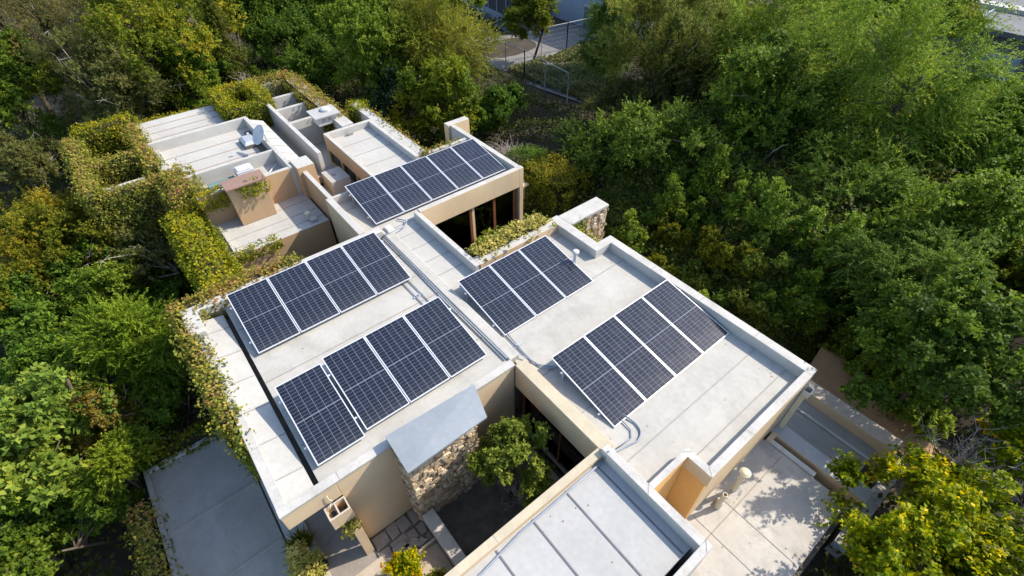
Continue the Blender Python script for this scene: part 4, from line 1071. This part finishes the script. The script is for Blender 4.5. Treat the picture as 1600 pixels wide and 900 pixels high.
creeper('green creeper spilling over the ochre wall left of the tan chimney', [(-8.2, -7.95, -5.75, -4.9, -0.1, 0.40)], 13, kind='ivygreen', dens=1.1, bulge=0.12, hang=0.4)
creeper('square ring of bright creeper behind the white seamed roof', [(-16.7, -14.3, -3.05, -2.55, -1.6, 0.50), (-14.5, -14.0, -3.0, -1.25, -1.4, 0.48), (-16.7, -14.3, -1.55, -1.05, -1.4, 0.48), (-16.9, -16.4, -3.0, -1.2, -1.6, 0.48)], 14, kind='ivygreen', dens=0.8)
creeper('rust coloured creeper capping the far court wall', [(-16.5, -10.9, 0.22, 0.85, -1.6, 0.38)], 15, dens=0.85, bulge=0.12)
creeper('creeper over the rear wall of the small walled courts', [(-17.0, -16.3, -1.4, 0.7, -1.6, 0.40)], 16, dens=0.85)
creeper('tuft of creeper on the end of the wall beside the clerestory roof', [(-12.1, -11.0, 1.50, 2.0, -1.6, 0.28)], 17, kind='ivygreen', dens=0.9)
creeper('sparse creeper runners along the outer wall beside the clerestory roof', [(-11.0, -6.3, 1.86, 1.98, -0.5, 0.26)], 18, dens=0.5, bulge=0.05)
creeper('low green fringe of creeper behind the white seamed roof', [(-17.1, -16.45, -6.1, -2.9, -1.6, -0.25)], 19, kind='ivygreen', dens=0.8, hang=0.4)
creeper('orange runner of creeper at the back edge of the far panel roof', [(-6.3, -6.1, 1.8, 3.5, -0.6, 0.24)], 20, dens=0.6, bulge=0.05)
creeper('pale variegated climber along the planted parapet of the right roof', [(-0.28, 0.20, -0.25, 2.5, -1.2, 0.36)], 21, kind='variegated', dens=0.8, leaf=0.085, bulge=0.15, sides='wn')
creeper('small green climber on the stone wall end', [(0.60, 0.66, 2.95, 3.6, -0.5, 0.22)], 22, kind='courtyard', dens=0.9, bulge=0.06)
creeper('tuft of climber in the corner of the stepped parapet', [(0.9, 1.7, 2.96, 3.12, -0.4, 0.16)], 23, kind='ivygreen', dens=0.8, bulge=0.08)
creeper('creeper strip along the left kerb of the slate roof', [(-0.6, 4.4, -10.55, -10.14, -4.6, -2.86)], 24, dens=0.9, bulge=0.12)
creeper('green runners along the upper kerb of the slate roof', [(-2.0, -1.55, -10.0, -8.0, -4.6, -2.75)], 25, kind='hedge', dens=0.8, bulge=0.15)
creeper('few orange leaves hanging from the boxed downpipe', [(4.0, 4.05, -6.55, -6.32, -1.3, -0.86)], 26, dens=1.3, bulge=0.05, leaf=0.07)
creeper('dark clipped hedge climbing the bank by the far roof corner', [(-6.4, -5.0, 6.0, 7.2, -3.2, -1.4)], 27, kind='dark', dens=0.8, bulge=0.25, leaf=0.08, name='hedge', cat='hedge')
creeper('yellow green clipped hedge on the bank right of the far roof', [(-5.0, -2.6, 5.6, 7.4, -3.2, -1.3)], 28, kind='hedge', dens=0.9, bulge=0.25, leaf=0.08, name='hedge', cat='hedge')
MB().box(-4.6, -4.2, 4.6, 5.2, -3.4, -1.6, 'tan').box(-4.7, -4.1, 4.5, 5.3, -1.6, -1.5, 'cream').build('garden_wall', None, 'short tan garden wall with a flat cap right of the far roof corner', 'wall', bevel=0.01)
MB().box(-1.5, -1.1, 6.0, 6.7, -3.2, -2.0, 'tan').build('garden_pillar', None, 'low tan pillar among the shrubs behind the stone wall end', 'pillar', bevel=0.02)
# boards inside the far left enclosure
MB().box(-11.35, -11.2, -8.1, -6.8, -3.4, 0.1, 'greywall', 'coping').build('garden_wall', None, 'narrow grey wall top showing between creepers in the far left enclosure', 'wall')

# ------------------------------------------------------------------ shrubs and potted plants
shrub('courtyard', 'fine', 4.95, -2.95, -1.1, 0.95, 0.85, 0.95, 'feathery green tree growing in the inner court beside the stone chimney', 50, cat='tree', name='courtyard_tree', base=-3.05, dens=1.0)
bare_shrub('bare grey twigs under the courtyard tree', 5.2, -2.9, -3.05, 0.7, 1.4, 61, 22, mat='dry_wood', thick=0.012)
shrub('courtyard', 'big', -1.6, 2.1, -2.2, 1.1, 1.5, 0.95, 'leafy green bush in front of the garden window', 51, dens=1.5)
shrub('green', 'bush', -1.2, 3.9, -2.3, 1.1, 1.1, 0.9, 'green bush between the garden window and the stone wall end', 52, dens=1.5)
shrub('courtyard', 'bush', -0.7, 0.6, -2.2, 0.7, 1.0, 0.9, 'green planting under the pale variegated climber', 53, dens=1.5)
pot = empty('potted_plant', (5.10, -5.95, -2.93), 'yellow green citrus bush in a terracotta pot on the patio', 'potted plant')
MB().lathe((0, 0, 0), [(0.0, 0.0), (0.14, 0.0), (0.21, 0.30), (0.235, 0.30), (0.235, 0.36), (0.20, 0.36), (0.19, 0.31), (0.0, 0.30)], 'terracotta', 24).build('pot', pot)
pos, ax, nr, ll, lw, tint, c = crown_points(77, 0.40, 0.40, 0.42, 'bush', dens=1.2)
me = leaf_mesh('foliage', pos * 0.95 + np.array([-.02, .03, 0.86]), ax, nr, ll * 0.85, lw * 1.0, tint + 0.12, LEAF['lemon']); o = bpy.data.objects.new('foliage', me); col.objects.link(o); o.parent = pot
MB().tube([(0, 0, .3), (0, .02, .7)], 0.02, 'bark').build('stem', pot)
shrub('hedge', 'bush', 5.65, -5.72, -2.75, 0.40, 0.5, 0.32, 'low light green plant right of the terracotta pot', 54, dens=1.3)
bare_shrub('pale dried plant at the foot of the patio slabs', 4.75, -6.28, -2.93, 0.34, 0.35, 62, 26, thick=0.010)
def grass_tuft(label, x, y, z, r, h, seed, n=420, kind='grass'):
    g = np.random.default_rng(seed); N = n
    a = g.uniform(0, 6.283, N); rr = r * 0.35 * np.sqrt(g.random(N))
    p = np.stack([rr * np.cos(a), rr * np.sin(a), np.zeros(N)], 1)
    ax = np.stack([np.cos(a) * g.uniform(.2, 1.1, N) * r / h, np.sin(a) * g.uniform(.2, 1.1, N) * r / h, np.ones(N)], 1)
    me = leaf_mesh('grass_tuft', p, ax, g.normal(size=(N, 3)), h * g.uniform(.6, 1.2, N), 0.02, 0.3 + g.normal(0, .2, N), LEAF[kind])
    o = bpy.data.objects.new('grass_tuft', me); col.objects.link(o); o.location = (x, y, z); tag(o, label, 'grass tuft')
grass_tuft('dark green grass tuft on the kerb by the slate roof', 2.85, -7.55, -2.88, 0.42, 0.42, 70, kind='hedge')
shrub('variegated', 'bush', 3.45, -7.60, -2.62, 0.36, 0.34, 0.26, 'pale leaved plant in a dark pot at the end of the slate roof kerb', 55, dens=1.3)
MB().lathe((3.62, -7.38, -2.93), [(0, .001), (.13, .001), (.17, .26), (.14, .26), (.13, .22), (0, .22)], 'dark', 18).build('plant_pot', None, 'dark round plant pot on the porch edge under the pale leaved plant', 'pot')
bare_shrub('grey leafless bush behind the far creeper walls', -20.6, -0.6, -3.3, 1.5, 3.0, 63, 150, thick=0.022)
bare_shrub('tangle of bare grey branches beside the far roof corner', -6.9, 6.6, -3.0, 1.7, 1.9, 64, 130, thick=0.018)
bare_shrub('dry twiggy branches over the lemon trees at the right edge', 11.6, 5.2, -2.4, 1.5, 2.3, 65, 50, thick=0.014)
bare_shrub('bleached branches reaching over the end of the slate lower roofs', 11.15, 4.3, -2.6, 1.2, 1.6, 66, 26, thick=0.013)
bare_shrub('pale leaning stems in the dark gap of the right hand slope', 1.4, 11.4, -2.6, 2.2, 3.4, 67, 10, thick=0.05)

# ------------------------------------------------------------------ trees
STY = {'dark': 'broad', 'glossy': 'broad', 'green': 'broad', 'bigleaf': 'big', 'yellowgreen': 'broad', 'olive': 'fine', 'olivelight': 'fine', 'feather': 'feather', 'feathergreen': 'feather', 'conifer': 'arch', 'coniferlit': 'arch', 'cypress': 'feather', 'rusty': 'feather', 'rust': 'fine', 'gold': 'fine', 'lemon': 'broad'}
TREES = [
(-28.83, -8.12, 0.50, 3.98, 4.58, 'rusty', 'tall grey olive conifer with rusty bare twigs in the top left corner of the photo'),
(-25.30, -10.55, -0.50, 2.21, 2.21, 'dark', 'dark shaded tree below the rusty conifer at the left edge'),
(-25.01, -3.41, 0.80, 3.26, 3.91, 'yellowgreen', 'tall yellow green broadleaf tree behind the ivy box roof'),
(-22.98, -6.62, -0.80, 2.43, 2.19, 'olive', 'dull olive tree between the rusty conifer and the ivy covered walls'),
(-23.93, -2.43, -0.80, 2.13, 1.92, 'green', 'mid green leafy tree touching the back of the white seamed roof'),
(-23.73, -0.39, 0.00, 0.93, 2.05, 'cypress', 'slim spiky conifer in front of the grey leafless bush'),
(-28.43, 2.47, 0.50, 2.23, 2.23, 'dark', 'dark green drooping tree at the top edge left of centre'),
(-23.42, 3.89, -1.20, 2.35, 1.88, 'dark', 'low blue green tree behind the far ivy topped wall'),
(-27.99, 4.82, 0.00, 2.94, 2.35, 'dark', 'dark tree at the top edge above the low blue green tree'),
(-17.47, 5.59, 0.00, 2.37, 2.60, 'green', 'round mid green tree with a lighter left side above the dark gap'),
(-24.51, 8.25, 0.50, 2.46, 2.21, 'green', 'tree at the top edge behind the round mid green tree'),
(-18.09, 8.29, 0.80, 1.98, 2.18, 'olive', 'silvery olive tree left of the bright feathery tree near the fence'),
(-15.08, 8.61, 0.30, 2.00, 2.50, 'feather', 'bright feathery tree beside the wire fence'),
(-11.67, 6.03, -1.00, 1.65, 1.98, 'yellowgreen', 'lit yellow green tree behind the corner pillar of the far roof'),
(-15.42, 5.51, -1.60, 1.67, 1.83, 'glossy', 'dark glossy leaved tree standing in the shade behind the far roof'),
(-11.69, 9.20, -1.90, 1.31, 1.18, 'dark', 'dark round shrub tree right of the lit yellow green tree'),
(-18.44, 17.91, -0.60, 1.64, 1.64, 'yellowgreen', 'round sunlit tree in front of the pale blue neighbour wall'),
(-22.62, 12.30, 0.20, 1.43, 1.29, 'green', 'small tree at the top edge left of the slatted fence'),
(-10.08, 16.18, 0.80, 1.18, 1.90, 'conifer', 'dark conifer between the pale blue wall and the light olive tree'),
(-5.87, 15.00, 1.00, 2.04, 2.45, 'olivelight', 'light olive tree with sunlit top right of the wire fence'),
(-3.74, 19.39, 1.80, 2.97, 2.67, 'coniferlit', 'broad conifer with a yellow sunlit top at the top edge'),
(3.95, 16.02, 1.90, 2.79, 3.21, 'coniferlit', 'largest feathery conifer with arching sprays on the right'),
(0.63, 13.65, 0.40, 2.55, 2.55, 'dark', 'large dark broadleaf tree left of the largest conifer'),
(4.67, 12.23, -0.60, 1.72, 1.54, 'conifer', 'shaded conifer below the largest feathery conifer'),
(-1.85, 9.82, -0.90, 2.81, 1.83, 'dark', 'wide dark bushy tree on the slope right of the yellow green hedge'),
(0.82, 10.70, -0.90, 1.88, 0.94, 'dark', 'dark leafy tree on the bank behind the stone wall end'),
(-6.79, 14.09, -1.60, 1.50, 1.20, 'olive', 'dull shrubby tree in the shadow below the wire fence'),
(7.26, 18.97, 0.60, 1.74, 1.91, 'green', 'sunlit green tree at the right edge below the grey neighbour roof'),
(0.64, 31.72, 1.60, 1.59, 1.27, 'yellowgreen', 'yellow topped tree hanging over the grey neighbour roof'),
(7.80, 11.92, -0.30, 1.95, 1.95, 'green', 'mid green tree in the middle of the right hand slope'),
(9.16, 14.68, 0.20, 1.55, 1.70, 'dark', 'dark tree at the right edge halfway up'),
(10.34, 10.34, -0.20, 1.41, 1.41, 'yellowgreen', 'tree with a yellowing side at the right edge'),
(8.67, 8.45, -0.30, 1.52, 1.37, 'conifer', 'shaded feathery tree above the brown soil strip'),
(6.52, 10.74, -0.90, 1.11, 0.61, 'dark', 'low dark tree on the bank right of the long parapet'),
(10.12, 6.42, 0.20, 1.52, 1.44, 'dark', 'dark green tree right of the brown soil strip'),
(9.77, 7.61, -2.30, 1.14, 0.68, 'green', 'small leafy tree overhanging the brown soil strip'),
(12.49, 2.82, -1.10, 2.57, 1.16, 'lemon', 'big lemon green tree over the lower terrace in the bottom right corner'),
(12.47, 6.12, -0.90, 0.93, 0.65, 'lemon', 'second lemon green tree at the right edge above the corner tree'),
(-11.38, -10.87, -1.50, 1.78, 1.42, 'gold', 'golden green tree at the left edge opposite the long ivy wall'),
(-20.84, -11.27, -1.80, 1.46, 1.16, 'olive', 'small olive tree at the left edge by the bare soil'),
(-11.39, -8.28, -2.10, 1.51, 1.05, 'rust', 'olive brown tree in front of the ivy covered walls'),
(-9.40, -7.23, -2.00, 1.29, 1.03, 'olive', 'olive tree tucked against the tall ivy hedge'),
(-9.12, -8.17, -3.00, 1.65, 1.15, 'dark', 'deep shaded tree between the ivy hedge and the roof corner'),
(-10.27, -10.24, -2.60, 1.71, 1.20, 'dark', 'dark green tree in the shaded middle of the left side'),
(-9.07, -11.78, -2.20, 1.45, 1.16, 'dark', 'dark tree at the left edge below the golden tree'),
(-4.30, -8.75, -1.60, 1.38, 1.25, 'feathergreen', 'bright green feathery conifer beside the ivy covered roof edge'),
(-3.65, -11.56, -1.30, 1.53, 1.53, 'bigleaf', 'large leaved bright tree at the left edge of the photo'),
(-3.21, -10.76, -2.20, 0.89, 0.80, 'rust', 'orange brown tree between the large leaved tree and the slate roof'),
(-1.47, -10.34, -2.00, 0.60, 0.54, 'feathergreen', 'small fresh green tree at the corner of the slate roof'),
(-3.46, -9.31, -2.70, 0.93, 0.65, 'dark', 'dark shrub tree above the slate roof'),
(-6.94, -11.04, -3.00, 1.42, 0.99, 'dark', 'dark shaded tree above the orange brown tree'),
(-1.52, -11.49, -3.20, 0.85, 0.59, 'dark', 'dark shrub tree left of the ivy strip by the slate roof'),
(-1.61, -12.83, -3.20, 1.72, 1.03, 'dark', 'dark low tree in the bottom left corner'),
(-33.29, -10.18, 1.50, 4.29, 4.29, 'rusty', 'hazy grey green conifer beyond the corner conifer at the top left'),
(-40.25, -3.90, 1.00, 4.49, 4.49, 'green', 'green tree along the top edge behind the rusty conifer'),
(-34.02, 0.86, 1.00, 3.45, 3.45, 'yellowgreen', 'yellowish tree along the top edge right of the tall yellow green one'),
(-24.31, 15.79, 0.50, 1.58, 1.58, 'green', 'small green tree hiding the left end of the slatted fence'),
(-12.90, 21.52, 2.00, 1.87, 1.87, 'conifer', 'conifer along the top edge right of the pale blue wall'),
(-10.91, 23.88, 2.00, 3.11, 3.11, 'coniferlit', 'sunlit conifer along the top edge right of centre'),
(-4.75, 28.90, 2.00, 3.73, 3.73, 'green', 'leafy green tree along the top edge between two conifers'),
(-1.92, 30.14, 2.00, 1.80, 1.80, 'conifer', 'shaded conifer at the top edge left of the grey neighbour roof'),
(-5.13, 17.66, -0.50, 2.33, 2.33, 'olive', 'grey green tree in the shade right of the light olive tree'),
(-13.40, -10.07, -2.60, 1.51, 1.21, 'gold', 'golden bush low beside the bare soil patch at the left'),
(-2.79, -12.16, -3.00, 1.17, 0.93, 'green', 'mid green tree under the large leaved tree at the left edge'),
(-8.55, -9.32, -2.80, 1.56, 1.25, 'green', 'dim green tree between the ivy hedge and the bright feathery conifer'),
]
for i, (x, y, zc, rh, rv, kind, label) in enumerate(TREES):
    tree(kind, STY[kind], x, y, zc, rh * (1.0 if kind == 'lemon' else 1.2), rv * (1.0 if kind == 'lemon' else 1.12), gh(x, y), label, 100 + i, spire=(kind == 'cypress'), name='conifer_tree' if kind in ('conifer', 'coniferlit', 'cypress', 'feathergreen', 'rusty') else 'tree')

# low shrubs that cover the bank: three plants, copied with their parts
PROT = [shrub('bankgreen', 'bush', 3.2, 5.2, -2.3, 0.75, 0.7, 0.60, '', 301, dens=1.7, name='bank_shrub'),
        shrub('hedge', 'fine', 5.0, 6.2, -1.9, 0.85, 0.8, 0.70, '', 302, dens=0.8, name='bank_shrub'),
        shrub('green', 'bush', 1.6, 6.4, -1.9, 0.80, 0.8, 0.75, '', 303, dens=1.7, name='bank_shrub')]
BL = ['low yellow green shrub among those covering the bank beside the long parapet', 'olive toned shrub among those covering the bank beside the long parapet', 'mid green shrub among those covering the bank beside the long parapet']
g = random.Random(12); used = []
def bank_shrub(k, x, y, rot, sc_):
    if k not in used: r = PROT[k]; used.append(k)
    else:
        r = PROT[k].copy(); col.objects.link(r)
        for ch in PROT[k].children:
            c_ = ch.copy(); col.objects.link(c_); c_.parent = r
    r.location = (x, y, gh(x, y) - 0.05); r.rotation_euler = (0, 0, rot); r.scale = (sc_, sc_, sc_ * g.uniform(.85, 1.25))
    tag(r, BL[k], 'shrub', ['yellow green shrubs on the bank', 'olive toned shrubs on the bank', 'mid green shrubs on the bank'][k])
for j in range(6):
    for i in range(8):
        x = 1.2 + 0.95 * i + g.uniform(-.35, .35); y = 4.35 + 0.95 * j + g.uniform(-.3, .3)
        if x > 6.9 and y < 7.6: continue
        if j > 3 and g.random() < .25: continue
        k = g.choice((0, 0, 1, 2)) if j < 4 else g.choice((1, 2, 2))
        bank_shrub(k, x, y, g.uniform(0, 6.28), g.uniform(.65, 1.1))

# ------------------------------------------------------------------ undergrowth nobody could count
def undergrowth(name, region, n, hmax, kind, leaf, seed, keep, clump=1.2):
    g = np.random.default_rng(seed)
    x = g.uniform(region[0], region[1], n); y = g.uniform(region[2], region[3], n)
    k = keep(x, y); x, y = x[k], y[k]
    hm = (np.sin(x * clump) * np.sin(y * clump * 1.1 + 1) + np.sin(x * clump * 2.3 + 2) * np.sin(y * clump * 1.9) * 0.6) * 0.3 + 0.55
    z = np.array([gh(a_, b_) for a_, b_ in zip(x, y)]) + np.maximum(0.05, hm) * hmax * g.uniform(0.25, 1, len(x)) ** 0.6
    N = len(x)
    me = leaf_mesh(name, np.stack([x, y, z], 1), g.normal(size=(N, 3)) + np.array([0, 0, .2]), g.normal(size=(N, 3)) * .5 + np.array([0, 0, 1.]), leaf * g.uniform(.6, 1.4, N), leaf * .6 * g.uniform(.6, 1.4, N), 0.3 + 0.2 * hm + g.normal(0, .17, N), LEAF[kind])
    o = bpy.data.objects.new(name, me); col.objects.link(o); tag(o, None, None, None, 'stuff')
    return o
def outside(x, y):
    inside = ((x > -17) & (x < 8.4) & (y > -7.9) & (y < 4.2)) | ((x > -2) & (x < 12) & (y > -10.4) & (y < 5.6) & (x < 10.7)) | ((x > 7.0) & (x < 12.3) & (y > 5.3) & (y < 7.6))
    track = (x > -25) & (x < -10.5) & (y > 14.2) & (y < 26)
    return ~inside & ~track
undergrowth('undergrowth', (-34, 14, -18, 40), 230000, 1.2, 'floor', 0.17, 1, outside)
undergrowth('bank_shrubs', (-2.0, 9.5, 3.6, 11.5), 80000, 0.6, 'bankgreen', 0.09, 2, lambda x, y: ((y > 3.75) & ((x > 0.8) | (y > 5.0))) & ~((x > 7.2) & (y > 5.3) & (y < 7.2)), 2.2)
undergrowth('dry_grass', (-18.0, -9.5, 15.2, 24.0), 26000, 0.55, 'grass', 0.20, 3, lambda x, y: (y > 15.4 + (x + 14) * .1) & (y < 21 + (x + 14) * -.6), 1.6)

# fallen leaves blown onto the roofs
g = np.random.default_rng(31)
spots = [(-2.6, 3.4, -6.5, -1.9, 0.105, 34), (-2.4, 3.4, -6.64, -6.57, -0.155, 60), (0.5, 7.5, -1.4, 2.5, 0.006, 30), (2.1, 8.0, 2.6, 3.2, 0.006, 60), (-12.9, -10.0, -5.8, -2.7, 0.006, 40), (-16.3, -13.4, -6.1, -5.3, 0.006, 70), (-7.9, -6.1, -5.5, -3.0, -0.745, 34), (8.4, 10.3, -1.5, 2.6, -1.945, 40), (8.9, 10.2, 3.5, 4.9, -2.295, 60), (-1.4, 3.4, -9.9, -7.95, -2.945, 60), (6.7, 8.7, -5.5, -1.9, 0.006, 22), (3.8, 6.3, -6.2, -5.1, -2.925, 60), (-5.3, -3.2, -2.0, 3.6, 0.006, 24), (-9.7, -5.6, .9, 1.3, 0.046, 30)]
P_ = []
for (x0, x1, y0, y1, z, n) in spots:
    P_.append(np.stack([g.uniform(x0, x1, n), g.uniform(y0, y1, n), np.full(n, z)], 1)[: max(6, n // 2)])
P_ = np.concatenate(P_); N = len(P_)
ax = g.normal(size=(N, 3)); ax[:, 2] *= 0.1
me = leaf_mesh('fallen_leaves', P_, ax, g.normal(size=(N, 3)) * .15 + np.array([0, 0, 1.]), 0.042 * g.uniform(.5, 1.3, N), 0.028, 0.70 + g.normal(0, .2, N), LEAF['ivy'])
o = bpy.data.objects.new('fallen_leaves', me); col.objects.link(o); tag(o, None, None, None, 'stuff')
